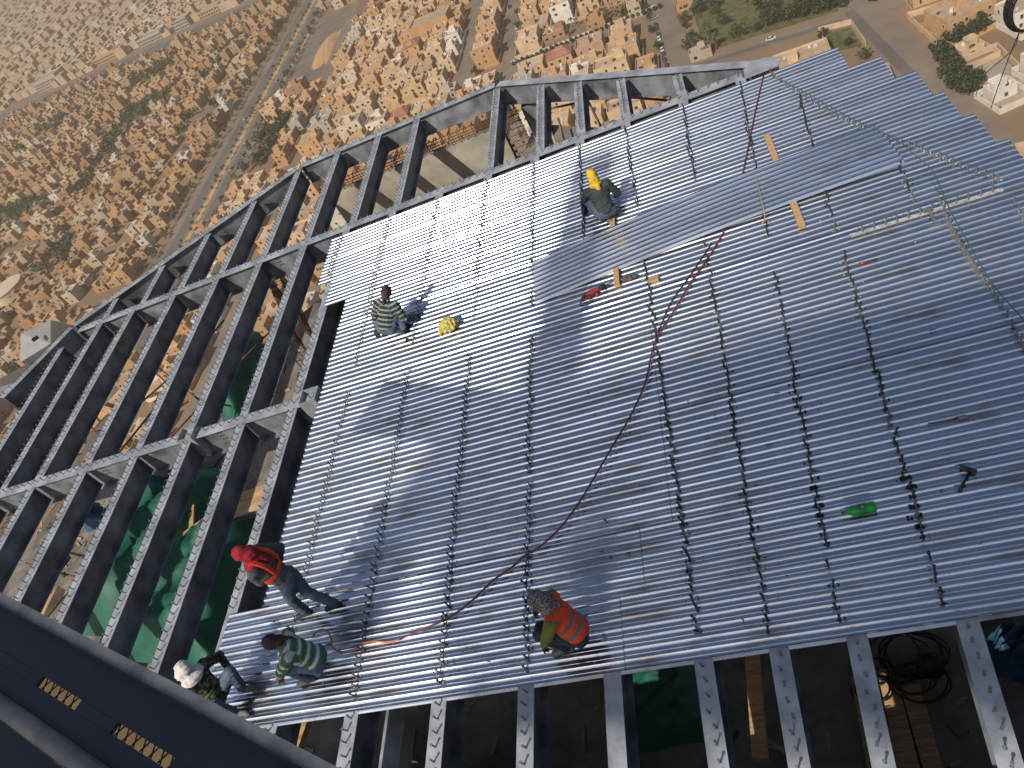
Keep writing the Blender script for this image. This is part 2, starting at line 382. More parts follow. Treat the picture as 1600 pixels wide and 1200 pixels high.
# studs shot through the sheets: one row per beam, broken at the lower girder
def row_x(i, v):
    ut, ub = UB[i]; return ub + (ut - ub) * (v - 2.4) / (15.2 - 2.4)
def stud_row(i, spans, fired=0.5, jig=0.012):
    st, fr, sc_ = MB((0, 3.6, 0)), MB((0, 3.6, 0)), MB((0, 3.6, 0)); n = 0
    for v0, v1 in spans:
        k0 = int(math.ceil((v0 - VBOT) / PITCH)); k1 = int((v1 - VBOT) / PITCH)
        for k in range(k0, k1 + 1):
            v = VBOT + k * PITCH + PITCH * 0.5
            if random.random() < 0.04: continue
            x = row_x(i, v) + random.gauss(0, jig)
            stud_into(st, x, v, -DEP, 0.115, 0.05, m=1 if random.random() < fired else 0); n += 1
            for _ in range(random.choice((1, 2, 2, 3))):
                a = random.uniform(0, 6.28); rr = random.uniform(0.02, 0.05); s_ = random.uniform(0.008, 0.018)
                q = fr if random.random() > fired * 0.7 else sc_
                q.box((x + rr * math.cos(a) * 1.6, v + rr * math.sin(a) * 0.5, -DEP + s_ / 2), (s_ * 1.6, s_, s_), random.uniform(0, 3), mat=Matrix.Rotation(a, 3, 'Z') @ Matrix.Rotation(0.5, 3, 'X'))
            if random.random() < fired:
                a0 = random.uniform(0, 6); kk = random.randint(7, 10)
                ring = [(x + math.cos(a0 + j * 6.283 / kk) * random.uniform(0.018, 0.045), v + math.sin(a0 + j * 6.283 / kk) * random.uniform(0.012, 0.021), -DEP + 0.003) for j in range(kk)]
                sc_.add(ring, [tuple(range(kk))])
    if st.v: st.build('stud_row', [MT['stud'], MT['stud_dark']], deck, kind='stuff')
    if fr.v: fr.build('ferrule_crumbs', MT['ferrule'], deck, kind='stuff')
    if sc_.v: sc_.build('scorch_marks', MT['scorch'], deck, kind='stuff')
UB.append((-8.38, -8.38)); 
stud_row(11, [(13.2, 14.7), (3.6, 3.9)], 0.1)
stud_row(0, [(10.0, 14.75), (4.0, 9.3)], 0.15)
stud_row(1, [(10.0, 14.75), (3.65, 9.4)], 0.25)
stud_row(2, [(10.1, 14.75), (3.65, 9.3)], 0.4)
stud_row(3, [(10.1, 14.75), (3.65, 9.3)], 0.45)
stud_row(4, [(11.35, 14.75)], 0.5)
stud_row(5, [(11.9, 14.75), (3.62, 10.5)], 0.8)
stud_row(6, [(12.0, 14.75), (10.1, 10.8), (3.62, 9.9)], 0.85)
stud_row(7, [(11.6, 14.75), (9.9, 10.5), (3.62, 9.1)], 0.85)
stud_row(8, [(11.6, 13.5), (9.6, 10.5), (3.62, 9.1)], 0.8)
stud_row(9, [(9.7, 10.7)], 0.5)
# studs over the curved rim member on the right and over the lower girder there
rim = spline([P(1205, 115), P(1250, 150), P(1300, 180), P(1345, 200), P(1400, 222), P(1450, 240), P(1500, 262), P(1560, 282)], 5)
st, fr = MB((0, 3.6, 0)), MB((0, 3.6, 0))
for p in rim:
    stud_into(st, p.x, p.y, -0.01, 0.125, 0.02); fr.box((p.x + 0.03, p.y - 0.01, 0.006), (0.03, 0.016, 0.012), random.uniform(0, 3))
rim2 = spline([P(1450, 262), P(1475, 330), P(1490, 365), P(1510, 400), P(1530, 430), P(1560, 470), P(1600, 545)], 6)
for p in rim2[4:]:
    stud_into(st, p.x, p.y, -0.02, 0.12, 0.02); fr.box((p.x + 0.025, p.y - 0.01, 0.0), (0.035, 0.02, 0.014), random.uniform(0, 3))
for k in range(12):
    x = 1.7 + k * 0.155
    stud_into(st, x, 9.45, 0.0, 0.125, 0.02)
for p in (P(1586, 318), P(1592, 330), P(1598, 340)): stud_into(st, p.x, p.y, 0.0, 0.13, 0.03)
st.build('stud_row', MT['stud'], deck, kind='stuff'); fr.build('ferrule_crumbs', MT['ferrule'], deck, kind='stuff')
MB((0, 3.6, 0)).box((2.52, 9.45, 0.0035), (2.0, 0.075, 0.005)).build('weld_strip', mat('dusty_white_strip', (0.40, 0.39, 0.36), 0.8, 0, 0.35, 14), deck)

sc2 = MB((0, 3.6, 0)); rnd = random.Random(31)
for (x, y) in ((1283, 795), (1282, 812), (1436, 762), (1440, 782), (1444, 801), (1450, 818), (1428, 748), (1275, 762)):
    c = P(x, y, -0.02); kk = 15
    v_ = VBOT + (math.floor((c.y - VBOT) / PITCH) + 0.5) * PITCH
    c.x = row_x(7 if x < 1350 else 8, v_)
    ring = []
    for j in range(kk):
        a = j * 6.283 / kk; r_ = rnd.uniform(0.5, 1.1) * (1.0 if j % 2 else 0.6); ring.append((c.x + math.cos(a) * 0.085 * r_, v_ + math.sin(a) * 0.02 * min(r_, 1), -DEP + 0.0045))
    sc2.add(ring, [tuple(range(kk))])
    for sgn in (): sc2.add([(c.x + math.cos(j * 6.283 / kk) * 0.1 * rnd.uniform(.5, 1.1), v_ + sgn * 0.062 + math.sin(j * 6.283 / kk) * 0.018, 0.0035) for j in range(kk)], [tuple(range(kk))])
    for _ in range(3): sc2.box((c.x + rnd.gauss(0, .05), v_ + rnd.gauss(0, .008), -DEP + .012), (.03, .02, .02), rnd.uniform(0, 3))
sc2.build('scorch_marks', MT['scorch'], deck, kind='stuff')
# loose sheet lying askew on the others, raised on timbers
ls = empty('loose_deck_sheet', P(832, 470, 0.03), 0, 'single loose corrugated steel sheet lying askew on top, propped on timbers', 'metal sheet', None, 'thing')
A0, A1 = P(836, 471, 0.03), P(1412, 250, 0.085); B0, B1 = P(831, 410, 0.03), P(1345, 214, 0.085)
ex = (A1 - A0); LX = ex.length; ex.normalize(); ey = (B0 - A0); ey = (ey - ex * ey.dot(ex)); LW = ey.length; ey.normalize(); ez = ex.cross(ey)
def loose_mesh(parts_):
    pr = []; n = 9; p_ = LW / n
    for k in range(n):
        y = k * p_; pr += [(y, 0.0), (y + p_ * 0.34, 0.0), (y + p_ * 0.52, 0.016), (y + p_ * 0.57, 0.026), (y + p_ * 0.88, 0.026)]
    pr = [(-0.03, -0.042), (-0.004, -0.002)] + pr + [(LW, 0.0)]
    vs, fs = [], []; S = 14; N_ = len(pr)
    for i in range(S + 1):
        s = i / S; sag = 0.05 * math.sin(math.pi * s)
        for y, z in pr:
            q = A0 + ex * (LX * s) + ey * (y + 0.05 * math.sin(s * 3.0)) + ez * (z + sag)
            vs.append(q)
    for i in range(S):
        for j in range(N_ - 1): fs.append((i * N_ + j, (i + 1) * N_ + j, (i + 1) * N_ + j + 1, i * N_ + j + 1))
    m = MB(A0); m.add(vs, fs); return m
loose_mesh(0).build('ribbed_panel', MT['deck'], ls, loc=A0 - Vector(ls.location))

# ================================================================ LOWER FLOOR, WALL, RIM CONCRETE
ZF = -3.25
lf = MB(); lf.prism([(-12.0, 17.6), (-14.2, 16.0), (-15.0, 13.4), (-18.0, 13.0), (-20.0, 10.2), (-22.0, 5.0), (-22.0, -4.0), (6, -4.0), (5.2, 8.0), (3.4, 12.6), (0.4, 14.8), (-4.5, 18.2)], ZF - 0.35, ZF)
tag(lf.build('lower_floor', MT['concrete_d']), kind='structure')
w = MB(); w.box((-7.6, 19.02, -2.05), (5.4, 0.26, 2.3)); tag(w.build('parapet_wall', MT['concrete']), 'bare concrete parapet wall below the rim girder', 'wall', None, 'thing')
led = MB(); led.prism([(-4.75, 18.4), (-2.3, 16.6), (-1.6, 17.9), (-4.3, 20.2)], -2.1, -1.8); tag(led.build('concrete_ledge', MT['concrete_d']), 'grey dusty concrete ledge outside the rim between beams', 'ledge', None, 'thing')
# rebar cage standing along the wall head
def rebar_cage(name, a, b, h, wd, label, sp=0.2, bars=3):
    a, b = Vector(a), Vector(b); d = b - a; L = d.length; d.normalize(); n = Vector((-d.y, d.x, 0))
    m = MB(a)
    for k in range(bars):
        for s in (-1, 1):
            o = n * s * wd / 2 + Vector((0, 0, h * (k + 0.5) / bars)); m.tube([a + o, b + o], 0.012, 5)
    k = 0.0
    while k < L:
        p = a + d * k
        q = [p + n * wd / 2, p + n * wd / 2 + Vector((0, 0, h)), p - n * wd / 2 + Vector((0, 0, h + random.uniform(-.03, .05))), p - n * wd / 2]
        m.tube(q, 0.01, 5)
        if int(k / sp) % 2: m.tube([p + n * wd / 2, p + d * sp + n * wd / 2 + Vector((0, 0, h))], 0.009, 5)
        k += sp * random.uniform(0.8, 1.2)
    return m.build(name, MT['rebar'], None, label=label, cat='rebar', kind='thing', loc=a)
rebar_cage('rebar_cage', (-10.3, 19.0, -0.9), (-4.95, 19.0, -0.9), 0.34, 0.2, 'rusty rebar cage along the top of the bare concrete wall', 0.22, 2)
rebar_cage('rebar_cage', (-12.4, 17.4, -2.4), (-11.0, 14.6, -2.7), 0.9, 0.35, 'tangled rusty rebar below the beams beside the concrete wall', 0.13, 4)
rebar_cage('rebar_cage', (-10.2, 12.9, -2.2), (-9.0, 12.9, -2.3), 0.8, 0.3, 'small rusty rebar cage beside the left deck edge', 0.12, 4)
rebar_cage('rebar_cage', (-9.6, 10.2, -1.7), (-8.6, 10.2, -1.7), 0.5, 0.4, 'rusty rebar mesh under the lower girder by the deck', 0.12, 4)
# column of rebar with steel casing just left of the short rim girder
cc = P(800, 190, -1.0)
t = empty('rebar_column', (cc.x, cc.y, -3.2), 0, 'dark upright column of rebar with steel casing under the rim corner', 'column', None, 'thing')
m = MB((cc.x, cc.y, -3.2))
for i in range(5):
    for j in range(3): m.tube([(cc.x - 0.25 + i * 0.11, cc.y - 0.15 + j * 0.15, -3.2), (cc.x - 0.25 + i * 0.11, cc.y - 0.15 + j * 0.15, -0.55 + random.uniform(-.1, .1))], 0.014, 5)
for k in range(14): m.tube([(cc.x - 0.28, cc.y - 0.18, -3.1 + k * 0.18), (cc.x + 0.22, cc.y - 0.18, -3.1 + k * 0.18), (cc.x + 0.22, cc.y + 0.18, -3.1 + k * 0.18), (cc.x - 0.28, cc.y + 0.18, -3.1 + k * 0.18), (cc.x - 0.28, cc.y - 0.18, -3.1 + k * 0.18)], 0.009, 4)
m.build('bars', MT['rebar'], t)
m = MB((cc.x, cc.y, -3.2)); m.box((cc.x + 0.62, cc.y, -1.9), (0.5, 0.03, 2.3)).box((cc.x + 0.62, cc.y + 0.3, -1.9), (0.5, 0.03, 2.3)).box((cc.x + 0.38, cc.y + 0.15, -1.9), (0.02, 0.26, 2.3)); m.build('casing', MT['steel_web'], t)

# things lying on the lower floor, seen through the bays
def board(px, py, z, L, wd, th, ang, label, tilt=0.0, name='timber_board', cat='board', group='timber on the lower floor', mtl='wood'):
    p = P(px, py, z); m = MB(); rot = Matrix.Rotation(R_(ang), 3, 'Z') @ Matrix.Rotation(R_(tilt), 3, 'Y'); m.box((0, 0, 0), (L, wd, th), mat=rot)
    return m.build(name, MT[mtl], None, label=label, cat=cat, group=group, kind='thing', loc=p)
def tarp(name, corners, z, label, mtl, bulge=0.35, seed=1, nx=26, ny=26, group='sheeting on the lower floor'):
    """crumpled sheet over a heap; corners are photo positions at floor height"""
    rnd = random.Random(seed); q = [P(x, y, z) for x, y in corners]; o = q[0]
    ph = [(rnd.uniform(2, 11), rnd.uniform(2, 11), rnd.uniform(0, 6.3), rnd.uniform(0.3, 1.0)) for _ in range(9)]
    vs, fs = [], []
    for i in range(nx + 1):
        for j in range(ny + 1):
            a, b = i / nx, j / ny
            p = q[0] * (1 - a) * (1 - b) + q[1] * a * (1 - b) + q[2] * a * b + q[3] * (1 - a) * b
            e = min(a, 1 - a, b, 1 - b); s = sum(w_ * abs(math.sin(fx * a * 1.6 + fy * b * 1.6 + f)) for fx, fy, f, w_ in ph) / 5
            wob = sum(w_ * math.sin(fy * a + fx * b + f * 2) for fx, fy, f, w_ in ph) * 0.03
            vs.append(p - o + Vector((wob, wob * 0.7, 0.02 + bulge * (0.15 + s) * min(1, e * 5))))
    for i in range(nx):
        for j in range(ny): fs.append((i * (ny + 1) + j, (i + 1) * (ny + 1) + j, (i + 1) * (ny + 1) + j + 1, i * (ny + 1) + j + 1))
    m = MB(); m.add(vs, fs)
    return m.build(name, MT[mtl], None, True, label=label, cat='tarpaulin', group=group, kind='thing', loc=o)
tarp('green_tarpaulin', [(215, 745), (345, 730), (290, 1010), (120, 990)], ZF + 0.1, 'large crumpled green tarpaulin below the bays beside the standing man', 'tarp_green', 0.9, 3)
tarp('green_tarpaulin', [(330, 820), (430, 800), (350, 1075), (200, 1030)], ZF + 0.2, 'crumpled green tarpaulin under the beams in front of the white-scarfed man', 'tarp_green', 0.8, 5)
tarp('green_tarpaulin', [(392, 515), (415, 525), (375, 655), (335, 650)], ZF + 0.3, 'narrow strip of green tarpaulin below the upper open bay', 'tarp_green', 0.5, 8)
tarp('green_tarpaulin', [(960, 1040), (1095, 1030), (1110, 1160), (960, 1180)], ZF + 0.1, 'dark green tarpaulin in the shade under the near deck edge', 'tarp_green', 0.5, 11)
tarp('blue_tarpaulin', [(140, 785), (165, 790), (160, 830), (135, 825)], ZF + 0.4, 'small crumpled blue sheet between two beams of the near bay', 'tarp_blue', 0.4, 13, 12, 12)
tarp('blue_tarpaulin', [(212, 745), (245, 740), (235, 790), (200, 790)], ZF + 0.5, 'dark blue sheet beside the green tarpaulin below the lower girder', 'tarp_blue', 0.4, 17, 12, 12)
tarp('blue_tarpaulin', [(1540, 1000), (1640, 985), (1640, 1080), (1545, 1060)], ZF + 0.3, 'crumpled blue sheet under the deck at the lower corner', 'tarp_blue', 0.7, 19)
board(295, 830, ZF + 0.5, 1.4, 0.12, 0.05, 30, 'sunlit timber plank on the green tarpaulin', 0)
board(300, 812, ZF + 0.45, 0.9, 0.12, 0.06, 110, 'timber block standing behind the green tarpaulin plank')
board(390, 790, ZF + 0.9, 1.2, 0.35, 0.05, 5, 'pale plywood strip by the left deck edge beneath the beams', mtl='ply')
board(398, 770, ZF + 0.9, 1.2, 0.25, 0.05, 5, 'second pale plywood strip by the left deck edge', mtl='ply')
board(75, 950, ZF + 0.6, 1.0, 0.5, 0.05, 62, 'pale board framed in dark timber beside the foreground girder', mtl='ply')
board(140, 668, ZF + 0.3, 4.5, 0.55, 0.05, 58, 'long tan plywood sheet seen between open beams near the hoist box', mtl='ply')
board(232, 612, ZF + 0.4, 0.9, 0.5, 0.06, 40, 'short tan plywood sheet below the upper open bay', mtl='ply')
board(165, 640, ZF + 0.5, 1.4, 0.2, 0.05, -30, 'grey timber board among scaffold pipes below the open bays')
board(1375, 1150, ZF + 0.05, 1.6, 0.27, 0.05, 86, 'brown timber plank on the lower floor under the coiled cables', group='planks under the near edge')
board(1410, 1150, ZF + 0.05, 1.7, 0.26, 0.05, 88, 'half sunlit timber plank on the lower floor beside the coiled cables', group='planks under the near edge')
board(1446, 1165, ZF + 0.05, 1.5, 0.25, 0.05, 87, 'dark timber plank nearest the last bare beam on the lower floor', group='planks under the near edge')
board(1355, 1130, ZF + 0.05, 1.2, 0.2, 0.05, 85, 'narrow timber plank half hidden by a stud-topped beam', group='planks under the near edge')
board(1180, 1080, -1.3, 1.5, 0.16, 0.12, 84, 'pale sunlit timber joist hanging below the near deck edge', group='joists under the near edge')
board(470, 1155, -1.3, 1.2, 0.09, 0.1, 80, 'slim pale timber joist under the deck beside the foreground girder', group='joists under the near edge')
for k, (x, y) in enumerate(((620, 1150),)):
    p = P(x, y, -0.9); t = empty('box_column', (p.x, p.y, -3.2), 0, 'wide grey steel box member below the near deck edge', 'column', None, 'thing')
    MB((p.x, p.y, -3.2)).box((p.x, p.y - 0.2, -0.95), (0.30, 2.0, 0.3)).build('box_section', MT['steel'], t)
    MB((p.x, p.y, -3.2)).box((p.x, p.y, -2.2), (0.3, 0.3, 2.1)).build('leg', MT['steel_web'], t)
# orange drum below
p = P(620, 1196, -2.3); m = MB(); m.lathe([(0.26, 0), (0.29, 0.02), (0.29, 0.3), (0.275, 0.31), (0.29, 0.33), (0.29, 0.6), (0.30, 0.62), (0.30, 0.64), (0.26, 0.645)], (0, 0, 0), 20)
m.build('orange_drum', mat('orange_plastic', (0.5, 0.13, 0.05), 0.5), None, True, label='orange plastic drum under the near deck edge at the picture bottom', cat='drum', kind='thing', loc=p + Vector((0, 0, -0.64)))
# cable heap
p = P(1385, 1050, ZF); m = MB(p)
rnd = random.Random(4)
for k in range(9):
    c = p + Vector((rnd.uniform(-.35, .45), rnd.uniform(-.3, .25), 0.03 + 0.02 * k)); r_ = rnd.uniform(0.12, 0.36); pts = []
    for j in range(26):
        a = j * 0.5 + k; pts.append(c + Vector((math.cos(a) * r_ * (1 + .15 * math.sin(j * .7)) * 1.2, math.sin(a) * r_, 0.02 * math.sin(j * 1.3))))
    m.tube(spline(pts, 2), 0.012, 5)
m.build('cable_heap', MT['rubber'], None, True, label='tangled heap of black welding cables on the lower floor', cat='cable', kind='thing', loc=p)
p = P(1455, 1045, ZF); m = MB(); m.lathe([(0.12, 0), (0.17, 0.05), (0.18, 0.2), (0.14, 0.34), (0.05, 0.38)], n=10); m.tube([(-.1, 0, .34), (-.08, 0, .5), (.08, 0, .5), (.1, 0, .34)], 0.012, 5)
m.build('tool_bag', MT['rubber'], None, True, label='black tool bag beside the tangled welding cables', cat='bag', kind='thing', loc=p)
# scaffold pipes crossing under the open bays
pipes = [((95, 820), (240, 640)), ((150, 690), (300, 560)), ((185, 770), (345, 600)), ((60, 940), (110, 870)), ((255, 615), (350, 500)), ((210, 690), (290, 760)), ((230, 560), (330, 640)), ((330, 610), (420, 520)), ((40, 880), (130, 905)), ((120, 640), (220, 760))]
for i, (a, b) in enumerate(pipes):
    z = -1.6 - 0.12 * i; a_, b_ = P(*a, z), P(*b, z); MB(a_).tube([a_, b_], 0.026, 7).build('scaffold_pipe', MT['rust_pipe'], None, True, label=f'rusty scaffold pipe crossing under the open bays, {ORD[i + 1]} of ten', cat='pipe', group='scaffold pipes', kind='thing', loc=a_)
for i, (a, b) in enumerate((((800, 158), (1000, 148)), ((850, 172), (905, 160)), ((855, 190), (868, 225)), ((872, 185), (882, 220)), ((915, 150), (940, 200)), ((960, 150), (1060, 158)))):
    z = -1.0; a_, b_ = P(*a, z), P(*b, z - 0.1); MB(a_).tube([a_, b_], 0.03, 6).build('scaffold_pipe', MT['rust_pipe'] if i not in (2, 3) else MT['wood'], None, True,
        label=('pale timber post' if i in (2, 3) else 'rusty scaffold pipe') + f' beyond the rim girder by the concrete ledge, {ORD[i + 1]} of six', cat='pipe', group='props outside the rim', kind='thing', loc=a_)
# rubble scattered below
rb = MB(); rnd = random.Random(12)
for k in range(1700):
    x, y = (rnd.uniform(-20, -7), rnd.uniform(1, 16)) if k % 3 else (rnd.uniform(-8, 4), rnd.uniform(0, 16))
    s = rnd.uniform(0.015, 0.06); rb.box((x, y, ZF + s / 3), (s * rnd.uniform(1, 9), s, s * 0.7), rnd.uniform(0, 3), m=rnd.choice((0, 0, 0, 1, 1, 2)))
tag(rb.build('rubble', [MT['concrete'], MT['wood'], MT['rebar']]), 'scattered timber offcuts and concrete rubble on the lower floor', 'rubble', None, 'stuff')

# sloping grey hoist box outside the rim
t = empty('hoist_box', P(40, 545, -1.2), 0, 'pale grey metal hoist box outside the rim at the picture edge', 'hoist', None, 'thing'); o = Vector(t.location)
q = [P(32, 521, 0.2), P(79, 500, 0.35), P(79, 537, -0.25), P(32, 566, -0.4)]
m = MB(o); ext = Vector((0.35, 0.45, -1.0)); m.add(q + [p + ext for p in q], [(0, 1, 2, 3), (7, 6, 5, 4), (0, 4, 5, 1), (1, 5, 6, 2), (2, 6, 7, 3), (3, 7, 4, 0)]); m.build('roof_panel', mat('hoist_grey', (0.22, 0.21, 0.205), 0.55, 0.2, 0.12, 3), t)
m = MB(o); c = P(55, 529, 0.12); m.box(c, (0.16, 0.1, 0.08), 0.4); m.build('lifting_eye', MT['rubber'], t)
q = [P(-60, 625, -0.4), P(45, 567, -0.4), P(60, 585, -0.9), P(-60, 660, -0.9)]
m = MB(o); ext = Vector((0.1, 0.2, -0.3)); m.add(q + [p + ext for p in q], [(0, 1, 2, 3), (7, 6, 5, 4), (0, 4, 5, 1), (1, 5, 6, 2), (2, 6, 7, 3), (3, 7, 4, 0)]); m.build('landing_plate', mat('hoist_plate', (0.22, 0.215, 0.22), 0.5, 0.3, 0.15, 3), t)

# ================================================================ THE FLOOR THE PICTURE IS TAKEN FROM
ZP = 5.6
ea, eb = P(0, 925, ZP), P(530, 1200, ZP); ed = (eb - ea).normalized(); en = Vector((-ed.y, ed.x, 0))
if en.y > 0: en = -en                             # en points back under the viewer
def along(s, back, z): return ea + ed * s + en * back + Vector((0, 0, z - ZP))
fg = empty('foreground_girder', along(0, 0, 5.0), 0, 'big dark steel edge girder cutting across the near corner', 'girder', 'girders of the floor above', 'thing'); o = Vector(fg.location)
S0, S1 = -5.0, 9.0
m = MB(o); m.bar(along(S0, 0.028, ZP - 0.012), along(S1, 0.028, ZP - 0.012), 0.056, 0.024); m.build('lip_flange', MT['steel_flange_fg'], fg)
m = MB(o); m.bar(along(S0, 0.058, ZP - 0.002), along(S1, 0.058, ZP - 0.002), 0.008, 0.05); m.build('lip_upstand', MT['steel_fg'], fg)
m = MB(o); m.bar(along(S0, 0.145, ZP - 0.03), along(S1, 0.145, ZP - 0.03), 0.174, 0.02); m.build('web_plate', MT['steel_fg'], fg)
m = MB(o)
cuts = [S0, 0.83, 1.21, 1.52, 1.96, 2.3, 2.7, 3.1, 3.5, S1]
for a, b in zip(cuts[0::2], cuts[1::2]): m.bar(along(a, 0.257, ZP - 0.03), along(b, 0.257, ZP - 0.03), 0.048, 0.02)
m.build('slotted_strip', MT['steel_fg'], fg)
m = MB(o)                                          # expanded metal under the slots
for k in range(30):
    s = 0.45 + k * 0.068
    m.bar(along(s, 0.21, ZP - 0.07), along(s + 0.05, 0.31, ZP - 0.07), 0.006, 0.004); m.bar(along(s, 0.31, ZP - 0.075), along(s + 0.05, 0.21, ZP - 0.075), 0.006, 0.004)
m.build('wire_mesh', MT['rebar'], fg, kind='stuff')
fg2 = empty('foreground_channel', along(0, 0.4, 5.0), 0, 'rounded grey steel channel at the very near corner', 'girder', 'girders of the floor above', 'thing'); o = Vector(fg2.location)
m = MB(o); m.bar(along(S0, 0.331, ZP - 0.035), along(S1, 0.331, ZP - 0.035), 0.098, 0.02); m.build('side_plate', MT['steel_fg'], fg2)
m = MB(o); m.tube([along(S0, 0.425, ZP - 0.03), along(S1, 0.425, ZP - 0.03)], 0.045, 14); m.build('rounded_edge', mat('grey_channel', (0.2, 0.19, 0.175), 0.7, 0.1, 0.3, 4), fg2, True)
pl = MB(); q = [along(-5.0, 0.48, 0), along(9.0, 0.48, 0), along(9.0, 0.95, 0), along(-5.0, 0.95, 0)]
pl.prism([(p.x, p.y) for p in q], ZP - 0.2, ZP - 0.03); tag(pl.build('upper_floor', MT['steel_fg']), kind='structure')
MT['ply_sun_toned'] = mat('sun_toned_ply', (0.78, 0.50, 0.20), 0.7, 0, 0.12, 3)
# boards slung below the girder, seen through the slots; sunlight painted into their colour
for k, (x, y) in enumerate(((90, 1084), (218, 1160))):
    p = P(x, y, 4.3); m = MB(); m.box((0, 0, 0), (0.95, 0.34, 0.02), math.atan2(ed.y, ed.x)); m.build('plywood_sheet', MT['ply_sun_toned'], None, label=('upper' if k == 0 else 'lower') + ' of the two tan plywood boards showing through the girder slots', cat='board', group='plywood below the slots', kind='thing', loc=p)
# high behind the viewpoint: an added shade slab and a crane jib, whose soft shadows lie across the decking
ZH = 25.0; SH = Vector((TOSUN.x, TOSUN.y, 0)) * (ZH / TOSUN.z)
def hi(u, v): return Vector((u + SH.x, v + SH.y, ZH))
pl = MB(); q = [hi(-4.75, 7.7), hi(5.6, 6.9), hi(5.6, 2.45), hi(-0.5, 2.6), hi(-4.3, 3.1), hi(-5.0, 5.3)]
pl.prism([(p.x, p.y) for p in q], ZH, ZH + 0.6); tag(pl.build('shade_slab', MT['concrete_d']), kind='structure')
jb = empty('crane_jib', hi(-3.2, 8.0), 0, 'lattice crane jib high behind the viewpoint', 'crane', None, 'thing'); o = Vector(jb.location)
for nm, a_, b_, wd in (('jib_arm', hi(-2.2, 14.2), hi(-3.25, 7.8), 0.62), ('counter_jib', hi(-4.3, 7.9), hi(-6.6, 4.1), 0.75)):
    m = MB(o); d = (b_ - a_).normalized(); n = Vector((-d.y, d.x, 0)); L = (b_ - a_).length
    for sgn in (-1, 0, 1): m.bar(a_ + n * sgn * wd / 2, b_ + n * sgn * wd / 2, 0.30, 0.30)
    k = 0.0
    while k < L - 0.5:
        m.bar(a_ + d * k - n * wd / 2, a_ + d * (k + .5) + n * wd / 2, .14, .14); m.bar(a_ + d * k + n * wd / 2, a_ + d * (k + .5) - n * wd / 2, .14, .14); k += 0.5
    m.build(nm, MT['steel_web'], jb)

# unseen slab added behind the open edge to shade the lower floor, gap admits sun
rf_ = MB(); hx0, hx1, hy0, hy1 = -1.3, -0.75, 0.95, 1.45
for (x0, x1, y0, y1) in ((-11.5, hx0, -4.4, 1.95), (hx1, 6.0, -4.4, 1.9), (hx0, hx1, -4.4, hy0), (hx0, hx1, hy1, 1.9)):
    rf_.box(((x0 + x1) / 2, (y0 + y1) / 2, 0.03), (x1 - x0 - 0.004, y1 - y0 - 0.004, 0.1))
tag(rf_.build('rear_shade_slab', MT['concrete_d']), kind='structure')

cw = MB(); cw.box((-8.0, -4.6, -1.7), (28.0, 0.3, 3.2)); cw.box((6.1, -1.0, -1.7), (0.25, 6.8, 3.2)); tag(cw.build('unseen_shade_wall', MT['concrete_d']), kind='structure')  # unseen walls added to keep sky light off the lower floor

# crumbs, wire ends and offcuts lying about on the sheets
db = MB(); rnd = random.Random(77)
for k in range(420):
    x, v_ = rnd.uniform(-7.6, 3.2), rnd.uniform(3.7, 14.5)
    if rnd.random() < .5: x = row_x(rnd.randrange(9), v_) + rnd.gauss(0, .16)
    q_ = ((v_ - VBOT) % PITCH) / PITCH; z_ = 0.002 if (q_ < .25 or q_ > .75) else -DEP + 0.002
    s = rnd.uniform(.006, .017)
    if rnd.random() < .25: db.bar((x, v_, z_ + .004), (x + rnd.uniform(.03, .1), v_ + rnd.uniform(-.012, .012), z_ + .004), .006, .005, m=rnd.choice((0, 2)))
    else: db.box((x, v_, z_ + s * .3), (s * rnd.uniform(1, 2.2), s, s * .6), rnd.uniform(0, 3), m=rnd.choice((0, 1, 1, 2)))
db.build('deck_litter', [MT['stud_dark'], MT['ferrule'], MT['rust_pipe']], None, label='small wire ends, ferrule crumbs and offcuts strewn over the decking', cat='litter', kind='stuff')
# ================================================================ THE CITY FAR BELOW
ZG = -170.0
rc = random.Random(21)
SHEAR = -0.075; HROT = math.atan(SHEAR)
def sv(u, v): return v + SHEAR * (u + 50)
MT['ground'] = mat('dusty_ground', (0.27, 0.175, 0.10), 0.95, 0, 0.3, 0.02, c2=(0.19, 0.125, 0.08), detail=8)
MT['asphalt'] = mat('worn_asphalt', (0.135, 0.115, 0.10), 0.9, 0, 0.2, 0.05, detail=6)
MT['asphalt_l'] = mat('dusty_asphalt', (0.21, 0.165, 0.125), 0.9, 0, 0.2, 0.05, detail=6)
MT['sand'] = mat('orange_sand', (0.46, 0.285, 0.14), 0.95, 0, 0.18, 0.08, detail=6)
MT['paint'] = mat('road_paint', (0.6, 0.57, 0.5), 0.8)
MT['lot'] = mat('dark_gravel_lot', (0.17, 0.135, 0.11), 0.95, 0, 0.25, 0.06, detail=7)
MT['grassy'] = mat('dry_lawn', (0.10, 0.10, 0.035), 0.95, 0, 0.35, 0.3)
MT['court'] = mat('paved_court', (0.34, 0.28, 0.22), 0.9, 0, 0.15, 0.4)
MT['leaf'] = mat('leaves', (0.075, 0.095, 0.03), 0.7, 0, 0.5, 0.25, c2=(0.03, 0.045, 0.014))
MT['leaf2'] = mat('dark_leaves', (0.05, 0.075, 0.028), 0.7, 0, 0.5, 0.25, c2=(0.02, 0.032, 0.012))
MT['bark'] = mat('bark', (0.10, 0.07, 0.045), 0.9)
MT['city'] = mat('rendered_walls', (1, 1, 1), 0.9, 0, 0.22, 0.15, attr='tint', detail=5)
WALLC = [(0.50, 0.308, 0.155), (0.54, 0.355, 0.198), (0.47, 0.272, 0.128), (0.57, 0.415, 0.258), (0.43, 0.288, 0.175), (0.59, 0.47, 0.33), (0.51, 0.302, 0.148), (0.36, 0.205, 0.113)]
